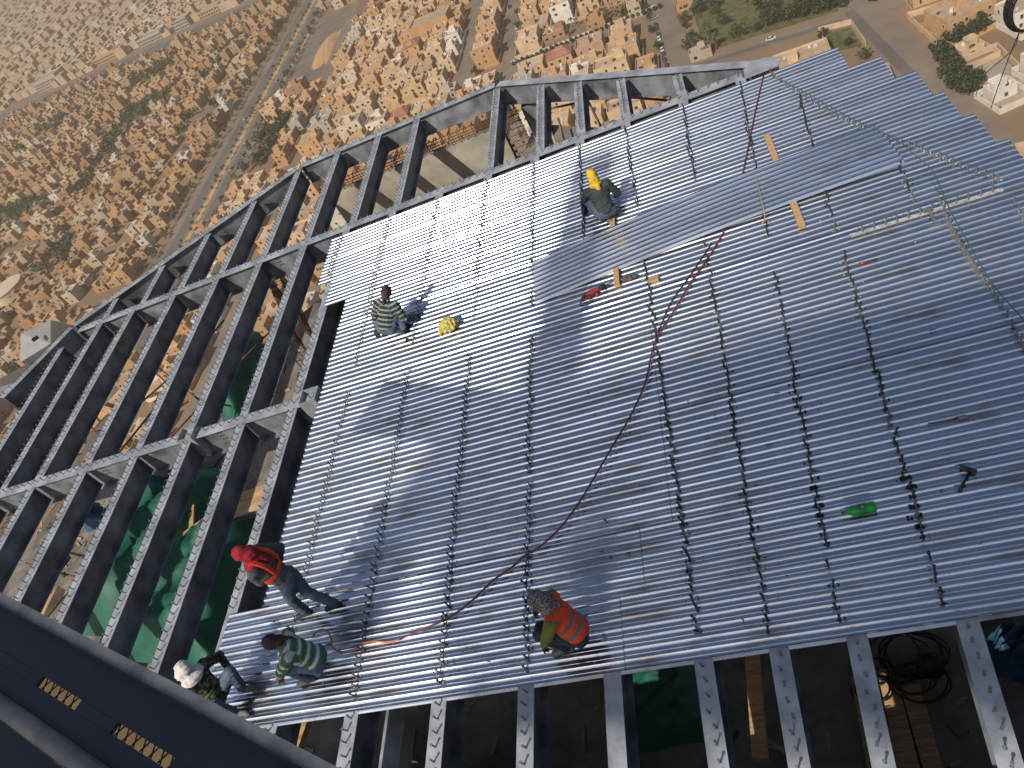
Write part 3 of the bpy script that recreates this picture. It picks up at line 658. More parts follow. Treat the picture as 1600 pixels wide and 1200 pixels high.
MW = [mat('wall_render_%d' % i, c, 0.9, 0, 0.14, 0.25, detail=6) for i, c in enumerate(WALLC)]
MW.append(mat('wall_render_white', (0.68, 0.62, 0.53), 0.85, 0, 0.1, 0.25)); MW.append(mat('wall_render_grey', (0.40, 0.36, 0.31), 0.9, 0, 0.12, 0.25))
CN = ['ochre', 'tan', 'amber', 'pale sand', 'dun', 'cream', 'orange-tan', 'brown', 'white', 'grey']
MRF = [mat('roof_screed_%d' % i, c, 0.95, 0, 0.2, 0.4, detail=6) for i, c in enumerate([(0.47, 0.335, 0.21), (0.53, 0.395, 0.265), (0.42, 0.30, 0.19), (0.38, 0.30, 0.22)])]
MT['tile_roof'] = mat('red_roof_tiles', (0.34, 0.14, 0.085), 0.85, 0, 0.2, 0.5)
MT['glass_dark'] = mat('window_glass', (0.05, 0.042, 0.035), 0.25, 0, 0.3, 2)
MT['white_box'] = mat('white_tank', (0.65, 0.63, 0.58), 0.6)
MT['frame_w'] = mat('window_frame', (0.55, 0.47, 0.36), 0.7)

g = MB(); g.add([(-6000, -1500, ZG), (1500, -1500, ZG), (1500, 7000, ZG), (-6000, 7000, ZG)], [(0, 1, 2, 3)]); tag(g.build('ground', MT['ground']), kind='structure')
def strip(name, pts, wd, z, mt):
    m = MB(); L, Rr = [], []
    for i, p in enumerate(pts):
        p = Vector(p + (0,)); a = Vector(pts[max(i - 1, 0)] + (0,)); b = Vector(pts[min(i + 1, len(pts) - 1)] + (0,)); d = (b - a).normalized(); n = Vector((-d.y, d.x, 0))
        L.append(p + n * wd / 2 + Vector((0, 0, z))); Rr.append(p - n * wd / 2 + Vector((0, 0, z)))
    n = len(pts); m.add(L + Rr, [(n + i, n + i + 1, i + 1, i) for i in range(n - 1)])
    return tag(m.build(name, mt), kind='structure')
def patch(name, poly, z, mt):
    m = MB(); n = len(poly); ar = sum(poly[i][0] * poly[(i + 1) % n][1] - poly[(i + 1) % n][0] * poly[i][1] for i in range(n))
    if ar < 0: poly = poly[::-1]
    m.add([(x, y, z) for x, y in poly], [tuple(range(n))]); return tag(m.build(name, mt), kind='structure')
# roads: the wide avenue with its planted median, side streets, the far boulevard
strip('avenue_road', [(-325, 150), (-326, 1100)], 9, ZG + 0.10, MT['asphalt']); strip('avenue_road', [(-306, 150), (-306, 1100)], 9, ZG + 0.10, MT['asphalt'])
strip('avenue_verge', [(-316, 150), (-316, 1100)], 42, ZG + 0.05, MT['asphalt_l'])
strip('avenue_median', [(-315.6, 150), (-316, 1100)], 4, ZG + 0.16, MT['sand'])
strip('street_road', [(-95, 250), (-95.5, 760)], 9, ZG + 0.10, MT['asphalt_l']); strip('street_road', [(-124, 440), (-125, 700)], 11, ZG + 0.10, MT['asphalt_l'])
strip('street_road', [(-3.5, 250), (-5, 640)], 15, ZG + 0.10, MT['asphalt_l']); strip('street_road', [(-244, 200), (-254, 720)], 8, ZG + 0.10, MT['asphalt_l'])
strip('wide_road', [(84, 180), (80, 290), (75, 362), (72, 500)], 16, ZG + 0.10, MT['asphalt_l']); strip('wide_road_lane', [(79.5, 180), (76, 290), (71, 356)], 4.2, ZG + 0.15, MT['asphalt'])
strip('cross_road', [(-5, 364), (69, 351), (140, 338)], 9, ZG + 0.12, MT['asphalt_l']); strip('cross_road_lane', [(-5, 362.6), (67, 350)], 3.4, ZG + 0.17, MT['asphalt'])
strip('hedge_street', [(-244, sv(-244, 440)), (-95, 446), (-3, 438)], 8, ZG + 0.12, MT['asphalt_l'])
strip('boulevard_road', [(-1500, 1010), (-884, 979), (-546, 915), (-326, 872), (-60, 830)], 24, ZG + 0.12, MT['asphalt'])
strip('boulevard_verge', [(-1500, 1010), (-884, 979), (-546, 915), (-326, 872), (-60, 830)], 44, ZG + 0.06, MT['asphalt_l'])
strip('far_road', [(-2600, 1750), (-1500, 1480), (-500, 1290)], 26, ZG + 0.1, MT['asphalt'])
lot = [(-300, 586), (-279, 572), (-258, 574), (-262, 640), (-255, 702), (-282, 712), (-297, 690)]
patch('gravel_lot', lot, ZG + 0.14, MT['lot'])
patch('lot_edge', [(-301, 560), (-257, 556), (-256, 572), (-279, 570), (-296, 583), (-296, 692), (-301, 700)], ZG + 0.09, MT['sand'])
# sand heap in the lot
sm = MB(); NX = 16; vs_, fs_ = [], []
for i in range(NX + 1):
    for j in range(NX + 1):
        a, b = i / NX * 2 - 1, j / NX * 2 - 1; r2 = a * a + b * b
        vs_.append((-266 + a * 9, 628 + b * 34, ZG + 0.12 + 2.6 * max(0, 1 - r2) ** 0.8 + 0.4 * max(0, 1 - r2) * math.sin(i * 1.7 + j)))
for i in range(NX):
    for j in range(NX): fs_.append((i * (NX + 1) + j, (i + 1) * (NX + 1) + j, (i + 1) * (NX + 1) + j + 1, i * (NX + 1) + j + 1))
sm.add(vs_, fs_); tag(sm.build('sand_heap', MT['sand'], None, True), 'long orange sand heap on the dark gravel lot', 'sand heap', None, 'thing')
patch('garden_lawn', [(55, 346), (68, 342), (68, 324), (57, 327)], ZG + 0.14, MT['grassy']); patch('park_lawn', [(10, 425), (66, 404), (68, 360), (10, 371)], ZG + 0.13, MT['grassy'])
patch('paved_court', [(88, 283), (104, 285), (104, 250), (92, 252)], ZG + 0.14, MT['court'])

RIMX = [-60, 0, 112, 467, 775, 1195, 1310, 1600, 1700]; RIMY = [700, 620, 507, 258, 130, 97, 78, 250, 320]
LOX = [-60, 0, 150, 300, 370, 430, 520]; LOY = [840, 800, 720, 680, 560, 470, 380]
def visible(u, v, z=ZG + 5, mg=30, pad=30):
    x, y, d = proj((u, v, z))
    if d < 1 or x < -mg - 20 or x > 1600 + mg or y < -mg - 25: return False
    if y < np.interp(x, RIMX, RIMY) + pad: return True
    if x < 520 and y < np.interp(x, LOX, LOY) + pad - 10: return True
    return 780 < x < 1180 and y < 245

def shell(m, x0, x1, y0, y1, z0, z1, par=0.9, t=0.3):
    """walls with a parapet; the roof is laid in it separately"""
    o = [(x0, y0), (x1, y0), (x1, y1), (x0, y1)]; i = [(x0 + t, y0 + t), (x1 - t, y0 + t), (x1 - t, y1 - t), (x0 + t, y1 - t)]
    vs = [(x, y, z0) for x, y in o] + [(x, y, z1) for x, y in o] + [(x, y, z1) for x, y in i] + [(x, y, z1 - par) for x, y in i]
    fs = [(k, (k + 1) % 4, 4 + (k + 1) % 4, 4 + k) for k in range(4)] + [(4 + k, 4 + (k + 1) % 4, 8 + (k + 1) % 4, 8 + k) for k in range(4)] + [(8 + k, 8 + (k + 1) % 4, 12 + (k + 1) % 4, 12 + k) for k in range(4)]
    m.add(vs, fs)
WIN_ME = {}
def win_mesh(w, h):
    k = (w, h)
    if k not in WIN_ME:
        q = MB(); q.box((0, -0.03, 0), (w, 0.08, h)); a = q.mesh('window_pane', MT['glass_dark'])
        q = MB(); t = 0.14
        q.box((0, -0.04, h / 2 + t / 2), (w + 2 * t, 0.16, t)).box((0, -0.08, -h / 2 - t / 2), (w + 2 * t, 0.24, t)).box((-w / 2 - t / 2, -0.04, 0), (t, 0.16, h)).box((w / 2 + t / 2, -0.04, 0), (t, 0.16, h))
        b = q.mesh('window_surround', MT['frame_w']); WIN_ME[k] = (a, b)
    return WIN_ME[k]
N_HOUSE = 0
def house(u, v, w, d, st, ci, label, rz=HROT, fine=False, tile=False, group='houses below the tower'):
    """a flat roofed house: walls with parapets in one or two volumes, roofs, stair room, windows, tank, yard wall"""
    global N_HOUSE; N_HOUSE += 1
    t = empty('house', (u, v, ZG), rz, label, 'house', group, 'thing')
    wm = MW[ci]; rm = rc.choice(MRF); H = st * rc.uniform(3.1, 3.6) + 0.9
    x0, x1, y0, y1 = -w / 2, w / 2, -d / 2, d / 2
    m = MB(); shell(m, x0, x1, y0, y1, 0, H); rf = MB(); rf.add([(x0 + .3, y0 + .3, H - .85), (x1 - .3, y0 + .3, H - .85), (x1 - .3, y1 - .3, H - .85), (x0 + .3, y1 - .3, H - .85)], [(0, 1, 2, 3)])
    step = rc.random() < 0.6; H2 = H - 3.2 if st > 1 else H
    if step and st > 1:
        s_ = rc.choice((-1, 1)); ww = w * rc.uniform(0.3, 0.55); yy = -d / 2 - rc.uniform(1.5, 4)
        ax0, ax1 = (x1 - ww, x1 - .05) if s_ > 0 else (x0 + .05, x0 + ww)
        shell(m, ax0, ax1, yy, y0 + 0.02, 0, H2); rf.add([(ax0 + .3, yy + .3, H2 - .85), (ax1 - .3, yy + .3, H2 - .85), (ax1 - .3, y0 - .28, H2 - .85), (ax0 + .3, y0 - .28, H2 - .85)], [(0, 1, 2, 3)])
    m.build('wall', wm, t)
    rf.build('roof', rm, t)
    sr = MB(); sx = rc.uniform(x0 + 2.6, x1 - 2.6); sy = rc.uniform(y0 + 2.6, y1 - 2.2); shell(sr, sx - rc.uniform(1.6, 2.4), sx + rc.uniform(1.6, 2.6), sy - 1.8, sy + 1.8, H - .9, H + 2.3, 0.3, 0.2)
    sr.add([(sx - 2.2, sy - 1.7, H + 2.0), (sx + 2.2, sy - 1.7, H + 2.0), (sx + 2.2, sy + 1.7, H + 2.0), (sx - 2.2, sy + 1.7, H + 2.0)], [(0, 1, 2, 3)])
    sr.build('stair_room', wm, t)
    if tile:
        q = MB(); q.add([(x0 - .4, y0 - .4, H + .05), (x1 + .4, y0 - .4, H + .05), (x1 + .4, y1 + .4, H + .05), (x0 - .4, y1 + .4, H + .05), (x0 + w * .3, 0, H + 2.6), (x1 - w * .3, 0, H + 2.6)], [(0, 1, 5, 4), (1, 2, 5), (2, 3, 4, 5), (3, 0, 4)]); q.build('tiled_roof', MT['tile_roof'], t)
    cl = MB()
    for _ in range(rc.randint(2, 6)):
        bx, by = rc.uniform(x0 + 1, x1 - 1), rc.uniform(y0 + 1, y1 - 1); s_ = rc.uniform(0.5, 1.2)
        if rc.random() < 0.4: cl.lathe([(s_ * .6, 0), (s_ * .65, .1), (s_ * .65, s_ * 1.2), (s_ * .3, s_ * 1.4)], (bx, by, H - .85), 8, m=0)
        else: cl.box((bx, by, H - .85 + s_ / 2), (s_ * rc.uniform(1, 1.8), s_, s_), rc.uniform(0, 1), m=rc.choice((0, 1)))
    cl.build('roof_tanks', [MT['white_box'], MT['rebar']], t, kind='stuff')
    wins = []
    for f in range(st):
        z = f * 3.3 + 1.9
        n = max(1, int(w / 4.2))
        for k in range(n):
            if rc.random() < 0.85: wins.append((x0 + (k + .5) * w / n + rc.uniform(-.4, .4), y0, z, 0.0))
        n = max(1, int(d / 5))
        for k in range(n):
            if rc.random() < 0.7: wins.append((x1, y0 + (k + .5) * d / n + rc.uniform(-.5, .5), z, math.pi / 2))
            if rc.random() < 0.4: wins.append((x0, y0 + (k + .5) * d / n + rc.uniform(-.5, .5), z, -math.pi / 2))
    ww, wh = rc.choice(((1.1, 1.4), (1.5, 1.5), (0.9, 1.6), (1.8, 1.3)))
    if fine:
        a, b = win_mesh(ww, wh)
        for (x, y, z, r) in wins:
            o_ = link('window', a, t, loc=(x, y, z), rot=(0, 0, r)); link('surround', b, o_)
    else:
        q = MB()
        for (x, y, z, r) in wins:
            if r == 0: q.box((x, y - .02, z), (ww, .1, wh))
            else: q.box((x + (.02 if r > 0 else -.02), y, z), (.1, ww, wh))
        if wins: q.build('window_openings', MT['glass_dark'], t, kind='stuff')
    if not tile and rc.random() < 0.75:
        yw = MB(); e = rc.uniform(1.2, 2.0); yl, yr, yb, yt = x0 - e, x1 + e, y0 - 4.6 - e, y1 + e
        for c_, s_ in ((((yl + yr) / 2, yb, 1.1), (yr - yl, .25, 2.2)), (((yl + yr) / 2, yt, 1.1), (yr - yl, .25, 2.2)), ((yl, (yb + yt) / 2, 1.1), (.25, yt - yb - .3, 2.2)), ((yr, (yb + yt) / 2, 1.1), (.25, yt - yb - .3, 2.2))): yw.box(c_, s_)
        yw.build('yard_wall', wm, t)
    return t
USED = []; EXTRA = []
def fill_block(u0, u1, v0, v1, rowd, wr, place, fine=False, reserve=(), tilep=0.06):
    r = 0; v = v0 + rowd / 2
    while v < v1 - rowd * 0.3:
        u = u0; k = 0; r += 1
        while u < u1 - 7:
            w = rc.uniform(*wr); w = min(w, u1 - u); k += 1
            uc, vc = u + w / 2, sv(u + w / 2, v) + rc.uniform(-1, 1)
            u += w
            if any(a <= uc <= b and c <= vc <= d for a, b, c, d in reserve) or w < 8: continue
            if not visible(uc, vc):
                if visible(uc, vc, mg=130, pad=110): EXTRA.append((uc, vc, w * .85, rowd * .6))
                continue
            st = rc.choice((1, 2, 2, 2, 3)); ci = rc.choices(range(10), (4, 5, 3, 4, 3, 3, 4, 1, 1, 1))[0]; tl = rc.random() < tilep
            lab = f"{CN[ci]} {['', 'one', 'two', 'three'][st]}-storey {'red-roofed' if tl else 'flat-roofed'} house {place}, {ORD[min(k, 20)]} along row {['', 'one', 'two', 'three', 'four', 'five', 'six', 'seven', 'eight', 'nine', 'ten', 'eleven', 'twelve', 'thirteen', 'fourteen'][min(r, 14)]}"
            house(uc, vc, w * rc.uniform(0.74, 0.95), rowd * rc.uniform(0.5, 0.68), st, ci, lab, HROT + rc.gauss(0, .01), fine, tl)
        v += rowd
    USED.append((u0 - 3, u1 + 3, v0 - 6, v1 + 6))
fill_block(-89, -12, 452, 640, 21, (14, 21), 'beyond the hedge street', reserve=[(-60, -22, 448, 470)])
fill_block(-89, -12, 330, 432, 20, (13, 20), 'between hedge street and rim', fine=True)
fill_block(-118, -101, 455, 660, 19, (15, 18), 'between two narrow streets')
fill_block(-240, -131, 448, 640, 19, (13, 20), 'beside the gravel lot', tilep=0.05)
fill_block(-238, -101, 320, 438, 20, (13, 20), 'behind the long rim girder', tilep=0.08)
fill_block(-294, -250, 430, 552, 19, (13, 18), 'between avenue and gravel lot', reserve=[(-290, -262, 445, 520)])
fill_block(-292, -250, 230, 425, 19, (12, 17), 'below the open bays')
fill_block(6, 56, 290, 352, 24, (20, 26), 'inside the road corner', fine=True)
fill_block(8, 66, 445, 520, 22, (15, 22), 'behind the dark park')
fill_block(90, 150, 342, 440, 24, (18, 26), 'past the wide road', fine=True)
# the two villas right of the wide road
house(101, 313, 19, 15, 2, 6, 'large amber two-storey villa with deep windows right of the wide road', 0.25, True)
house(95, 258, 8, 6, 1, 8, 'small white gatehouse beside the paved court', 0.2, True)
house(110, 262, 9, 12, 2, 8, 'white arched villa on the far side of the paved court', 0.2, True)
house(96, 290, 8, 7, 1, 3, 'low sand-coloured pavilion between hedge and paved court', 0.2, True)
house(118, 300, 14, 12, 2, 8, 'white villa with terrace at the picture edge', 0.2, True)
house(112, 236, 11, 9, 2, 3, 'sand-coloured house below the paved court at the picture edge', 0.2, True)
house(128, 274, 12, 11, 2, 5, 'cream villa behind the white arched villa', 0.2, True)
for lab_, segs_ in (('low sand-coloured wall round the amber villa plot', ((89.5, 303, 87.6, 332), (87.6, 332, 118, 324))), ('low sand-coloured wall round the paved court', ((88.5, 285, 104.5, 287), (104.5, 287, 105.5, 250), (105.5, 250, 92, 248.5))), ('low sand-coloured wall round the dry lawn', ((56, 322, 56.5, 348), (56.5, 348, 69, 344), (69, 344, 69, 322)))):
    cwl = MB()
    for (x0, y0, x1, y1) in segs_: cwl.bar((x0, y0, ZG + 1.2), (x1, y1, ZG + 1.2), 0.3, 2.4)
    cwl.build('compound_wall', MW[3], None, label=lab_, cat='wall', kind='thing')
USED += [(86, 150, 225, 340), (8, 72, 355, 440), (-303, -246, 555, 715), (-345, -296, 100, 1200), (72, 90, 100, 520), (-100, -90, 200, 770), (-131, -118, 430, 700), (-12, 5, 200, 640), (-254, -240, 150, 720), (50, 72, 320, 350)]
# bigger blocks standing along the far boulevard
bigs = [(-800, 1012, 46, 22, 14, 'long pale school block beside the far boulevard'), (-600, 968, 40, 16, 9, 'dark-fronted showroom on the far boulevard'), (-545, 955, 24, 16, 11, 'grey showroom with blue front on the far boulevard'), (-500, 948, 34, 14, 9, 'long low shed on the far boulevard'),
        (-430, 935, 30, 18, 15, 'white concrete frame under construction on the far boulevard'), (-690, 990, 44, 12, 8, 'pinkish arcade block on the far boulevard'), (-155, 553, 30, 14, 12, 'large amber windowless hall among the houses')]
for i, (u, v, w, d, h, lab) in enumerate(bigs):
    t = empty('city_block', (u, v, ZG), R_(-9 if i < 6 else -8), lab, 'building', None, 'thing'); m = MB(); shell(m, -w / 2, w / 2, -d / 2, d / 2, 0, h, 1.0, .5); m.build('wall', [MW[9], MW[9], MW[9], MW[4], MW[8], MW[0], MW[2]][i], t)
    m = MB(); m.add([(-w / 2 + .5, -d / 2 + .5, h - .9), (w / 2 - .5, -d / 2 + .5, h - .9), (w / 2 - .5, d / 2 - .5, h - .9), (-w / 2 + .5, d / 2 - .5, h - .9)], [(0, 1, 2, 3)]); m.build('roof', MRF[3], t)
    m = MB(); nf = max(1, int(h / 3.6)); nw = int(w / 4)
    if i < 6:
        for f in range(nf):
            for k in range(nw): m.box((-w / 2 + (k + .5) * w / nw, -d / 2 - .05, 2 + f * 3.5), (2.4, .3, 2.0))
        m.build('window_openings', MT['glass_dark'], t, kind='stuff')
    USED.append((u - w / 2 - 4, u + w / 2 + 4, v - d / 2 - 6, v + d / 2 + 6))
# round tank building at the picture edge
t = empty('round_building', (-488, 421, ZG), 0, 'round flat-topped pale building at the picture edge', 'building', None, 'thing'); m = MB(); m.lathe([(13, 0), (13, 6.5), (13.6, 6.5), (13.6, 7.2), (12.6, 7.25)], n=36); m.build('wall', MW[5], t); USED.append((-505, -470, 403, 440))

# trees --------------------------------------------------------
def leaf_blob(m, c, rad, n, s, rnd):
    for _ in range(n):
        while True:
            p = Vector((rnd.uniform(-1, 1), rnd.uniform(-1, 1), rnd.uniform(-1, 1)))
            if 0.25 < p.length < 1: break
        q = Vector(c) + Vector((p.x * rad[0], p.y * rad[1], p.z * rad[2])); a = Vector((rnd.gauss(0, 1), rnd.gauss(0, 1), rnd.gauss(0, 1))).normalized(); b = a.cross(Vector((rnd.gauss(0, 1), rnd.gauss(0, 1), rnd.gauss(0, 1)))).normalized()
        k = s * rnd.uniform(0.6, 1.4); m.add([q - a * k, q + b * k * .7, q + a * k, q - b * k * .7], [(0, 1, 2, 3)])
CROWN, TRUNK = [], []
for k in range(5):
    rnd = random.Random(50 + k); m = MB()
    for _ in range(9): leaf_blob(m, (rnd.gauss(0, 1.2), rnd.gauss(0, 1.2), 4.2 + rnd.gauss(0, .8)), (1.5, 1.5, 1.2), 34, 0.42, rnd)
    CROWN.append(m.mesh('tree_crown', MT['leaf'] if k % 2 else MT['leaf2']))
    m = MB(); m.tube([(0, 0, 0), (.1, 0, 1.5), (0, .1, 3)], [.28, .2, .14], 6)
    for _ in range(5):
        a = rnd.uniform(0, 6.28); m.tube([(0, .05, 2 + rnd.uniform(-.6, .8)), (math.cos(a) * 1.2, math.sin(a) * 1.2, 4 + rnd.uniform(0, 1))], [.11, .04], 5)
    TRUNK.append(m.mesh('tree_trunk', MT['bark']))
m = MB(); rnd = random.Random(3)                    # palm
for k in range(18):
    a = k * 2.4; up = rnd.uniform(-.2, 1.0); pts = [(0, 0, 6.5), (math.cos(a) * 1.2, math.sin(a) * 1.2, 6.7 + up), (math.cos(a) * 2.5, math.sin(a) * 2.5, 6.0 + up * .6)]
    for i in range(2):
        p, q = Vector(pts[i]), Vector(pts[i + 1]); s_ = (q - p).cross(Vector((0, 0, 1))).normalized() * (.42 if i == 0 else .3); e_ = s_ * .35 if i else s_
        m.add([p - s_, p + s_, q + e_ + Vector((0, 0, -.2)), q - e_ + Vector((0, 0, -.2))], [(0, 1, 2, 3)])
PALM = m.mesh('palm_fronds', MT['leaf']); m = MB(); m.tube([(0, 0, 0), (.1, 0, 3), (0, 0, 6.5)], [.3, .22, .2], 7); PTR = m.mesh('palm_trunk', MT['bark'])
m = MB(); rnd = random.Random(8); leaf_blob(m, (0, 0, 1.9), (1.25, 1.25, 1.5), 150, 0.34, rnd); BALL = m.mesh('clipped_crown', MT['leaf2'])
N_TREE = 0
def tree(u, v, s, label, group, kind=0):
    global N_TREE
    if not visible(u, v, ZG + 4): return
    k = N_TREE % 5; N_TREE += 1
    t = empty('palm_tree' if kind == 1 else 'tree', (u, v, ZG), rc.uniform(0, 6.28), label, 'tree', group, 'thing'); t.scale = (s, s, s * rc.uniform(0.85, 1.15))
    if kind == 1: link('crown', PALM, t); link('trunk', PTR, t)
    elif kind == 2: link('crown', BALL, t); link('trunk', TRUNK[k], t, scale=(.5, .5, .4))
    else: link('crown', CROWN[k], t); link('trunk', TRUNK[k], t)
for i in range(46):
    u = rc.uniform(10, 67); v = rc.uniform(368, 428)
    tree(u, v, rc.uniform(0.8, 1.25), 'dark green tree in the walled park beyond the cross road', 'park trees', 1 if rc.random() < .35 else 0)
for i in range(16): tree(40 + i * 2.0, 371.5 - i * 0.62, 1.2, f'tree in the dense clipped row along the park edge, {ORD[16 - i]} from the junction', 'park edge row')
for i in range(30):
    u = -92 + i * 3.0; tree(u, sv(u, 440.5) + 2.0, 0.95, f'small round clipped tree on the hedge street, {ORD[i + 1]} from the narrow straight street', 'hedge street trees', 2)
for i in range(18):
    tree(86.5 + rc.gauss(0, 1.5) + (i % 3), 264 + i * 1.7, rc.uniform(1.0, 1.3), 'tree in the dense clump beside the wide road', 'clump by the wide road')
for i in range(8): tree(94 + i * 1.7, 298.5 + i * .4, 1.0, f'tree in the row before the amber villa, {ORD[i + 1]} from the wide road', 'row before the amber villa')
for i in range(3): tree(87 + i * .1, 300 + i * 3.2 - 4, 0.8, ['nearest', 'middle', 'farthest'][i] + ' of three small clipped trees beside the wide road', 'three clipped trees', 2)
for i in range(9): tree(rc.uniform(98, 112), rc.uniform(232, 250), rc.uniform(.8, 1.2), 'loose tree below the white gatehouse', 'trees below the gatehouse')
for i in range(6): tree(rc.uniform(56, 68), rc.uniform(326, 346), rc.uniform(.5, .8), 'small garden tree on the dry lawn by the road corner', 'lawn trees')
for i in range(34): tree(rc.uniform(-288, -262), rc.uniform(445, 528), rc.uniform(.9, 1.5), 'green tree in the grove between avenue and houses', 'grove by the avenue')
for i in range(14): tree(rc.uniform(-58, -24), rc.uniform(450, 468), rc.uniform(.6, 1.0), 'palm in the garden beyond the hedge street', 'garden palms', 1)
for i in range(26):
    u = rc.choice((-101, -89, -12, 5, -131, -118)) + rc.gauss(0, .6); v = rc.uniform(335, 600); tree(u, v, rc.uniform(.6, 1.0), 'street tree beside a narrow side street', 'street trees')
m = MB()                                              # low white wall panels along the hedge street
for i in range(28):
    u = -92 + i * 3.1; m.box((u, sv(u, 440.5) + 4.0, ZG + 1.3), (2.5, .25, 2.2), HROT)
m.build('garden_wall', MW[8], None, label='long white panelled garden wall along the hedge street', cat='wall', kind='thing')
# swimming pool
m = MB(); m.prism([(-45, 455), (-35, 453), (-35, 458.5), (-44, 460)], ZG + .1, ZG + .25); m.build('swimming_pool', mat('pool_water', (0.02, 0.14, 0.15), 0.1), None, label='small turquoise pool in the garden beyond the hedge street', cat='pool', kind='thing')

# cars ---------------------------------------------------------
def car_parts(c):
    q = MB(); prof = [(-2.2, .35), (-2.25, .75), (-2.1, .9), (-1.2, .98), (1.0, 1.0), (2.1, .85), (2.25, .6), (2.2, .35)]
    n = len(prof); vs = [(x, -.86, z) for x, z in prof] + [(x, .86, z) for x, z in prof]; q.add(vs, [tuple(range(n)), tuple(range(2 * n - 1, n - 1, -1))] + [(i, n + i, n + (i + 1) % n, (i + 1) % n) for i in range(n)])
    body = q.mesh('car_body', c); q = MB(); pf = [(-1.7, .96), (-1.15, 1.45), (.35, 1.47), (1.1, .99)]; vs = [(x, -.78 + .12 * (z > 1.2), z) for x, z in pf] + [(x, .78 - .12 * (z > 1.2), z) for x, z in pf]
    q.add(vs, [(0, 1, 2, 3), (7, 6, 5, 4), (0, 4, 5, 1), (2, 6, 7, 3)]); cab = q.mesh('car_glass', MT['glass_dark']); q = MB(); q.box((-.4, 0, 1.475), (1.5, 1.3, .03)); top = q.mesh('car_top', c)
    return body, cab, top
wq = MB(); wq.lathe([(.30, -.1), (.33, -.08), (.33, .08), (.30, .1)], n=12, mat=Matrix.Rotation(math.pi / 2, 3, 'X')); WHEEL = wq.mesh('car_wheel', MT['rubber'])
CARS = [(n_, car_parts(mat('car_' + n_, c_, .3, .2, .05))) for n_, c_ in (('white', (.7, .7, .68)), ('silver', (.4, .4, .4)), ('black', (.03, .03, .032)), ('dark', (.09, .07, .06)))]
def car(u, v, rz, k, label, group=None):
    n_, (b, c_, tp) = CARS[k]; t = empty('parked_car', (u, v, ZG + .14), rz, f'{n_} car ' + label, 'car', group, 'thing')
    link('body', b, t); link('cabin_glass', c_, t); link('roof_panel', tp, t)
    for x in (-1.4, 1.4):
        for y in (-.8, .8): link('wheel', WHEEL, t, loc=(x, y, .33))
car(81.5, 357, R_(-50), 2, 'turning at the wide road junction'); car(38, 357.6, R_(-10), 0, 'driving on the cross road past the park'); car(70.5, 363, R_(-10), 3, 'at the park corner by the junction')
for i in range(9): car(-9.2 + rc.uniform(-.3, .3), 372 + i * 6.2 + rc.uniform(-1, 1), R_(90 + rc.gauss(0, 3)), rc.choice((0, 0, 1, 2, 3)), f'in the parked row of the broad side street, {ORD[i + 1]} from the rim', 'cars parked in the side street')
for i in range(5): car(rc.choice((-98, -92)), 452 + i * 22 + rc.uniform(-5, 5), R_(90), rc.choice((0, 1, 2)), f'parked in the straight narrow street, {ORD[i + 1]} from the rim', 'cars in the narrow street')
for i in range(8): car(rc.choice((-324, -308)), 380 + i * 46 + rc.uniform(-9, 9), R_(90), rc.choice((0, 0, 1, 2)), f'driving on the wide avenue, {ORD[i + 1]} from the steel rim', 'cars on the avenue')
car(-9, 430, R_(0), 1, 'parked at the end of the white garden wall'); car(100, 300.5, R_(20), 0, 'parked before the amber villa')

# the dense quarters further off: nobody could count them ------------------------
VT = np.array([(-.5, -.5, 0), (.5, -.5, 0), (.5, .5, 0), (-.5, .5, 0), (-.5, -.5, 1), (.5, -.5, 1), (.5, .5, 1), (-.5, .5, 1)], float)
FT = np.array([(4, 5, 6, 7), (0, 1, 5, 4), (1, 2, 6, 5), (2, 3, 7, 6), (3, 0, 4, 7)])
def mass(name, rows, mt, label, cat):
    """rows: cx cy z0 sx sy sz rot r g b"""
    A = np.array(rows); n = len(A)
    v = VT[None] * A[:, None, 3:6]; c, s = np.cos(A[:, 6])[:, None], np.sin(A[:, 6])[:, None]
    X = v[:, :, 0] * c - v[:, :, 1] * s + A[:, None, 0]; Y = v[:, :, 0] * s + v[:, :, 1] * c + A[:, None, 1]; Zz = v[:, :, 2] + A[:, None, 2]
    co = np.stack([X, Y, Zz], -1).reshape(-1, 3); f = (FT[None] + (np.arange(n) * 8)[:, None, None]).reshape(-1, 4)
    me = bpy.data.meshes.new(name); me.vertices.add(len(co)); me.vertices.foreach_set('co', co.ravel()); me.loops.add(f.size); me.loops.foreach_set('vertex_index', f.ravel().astype(np.int32))
    me.polygons.add(len(f)); me.polygons.foreach_set('loop_start', np.arange(0, f.size, 4, dtype=np.int32)); me.polygons.foreach_set('loop_total', np.full(len(f), 4, np.int32))
    at = me.attributes.new('tint', 'FLOAT_COLOR', 'POINT'); col = np.repeat(np.c_[A[:, 7:10], np.ones(n)], 8, 0); at.data.foreach_set('color', col.ravel().astype(np.float32))
    me.materials.append(mt); me.update(); me.shade_flat(); return link(name, me, None, label, cat, None, 'stuff')
def blvd(u): return np.interp(u, [-1500, -884, -546, -326, -60], [1010, 979, 915, 872, 830])
PATCH = [(-520, -455, 690, 730), (-520, -470, 640, 690), (-400, -372, 585, 618), (-510, -480, 545, 640), (-345, -318, 380, 430), (-700, -640, 770, 820), (-620, -560, 560, 600), (-900, -820, 850, 930), (-470, -440, 430, 470), (-420, -400, 700, 780), (-560, -500, 780, 830), (-760, -700, 640, 690)]
rows, trees_ = [], []
nr = np.random.RandomState(5)
def in_used(u, v): return any(a <= u <= b and c <= v <= d for a, b, c, d in USED)
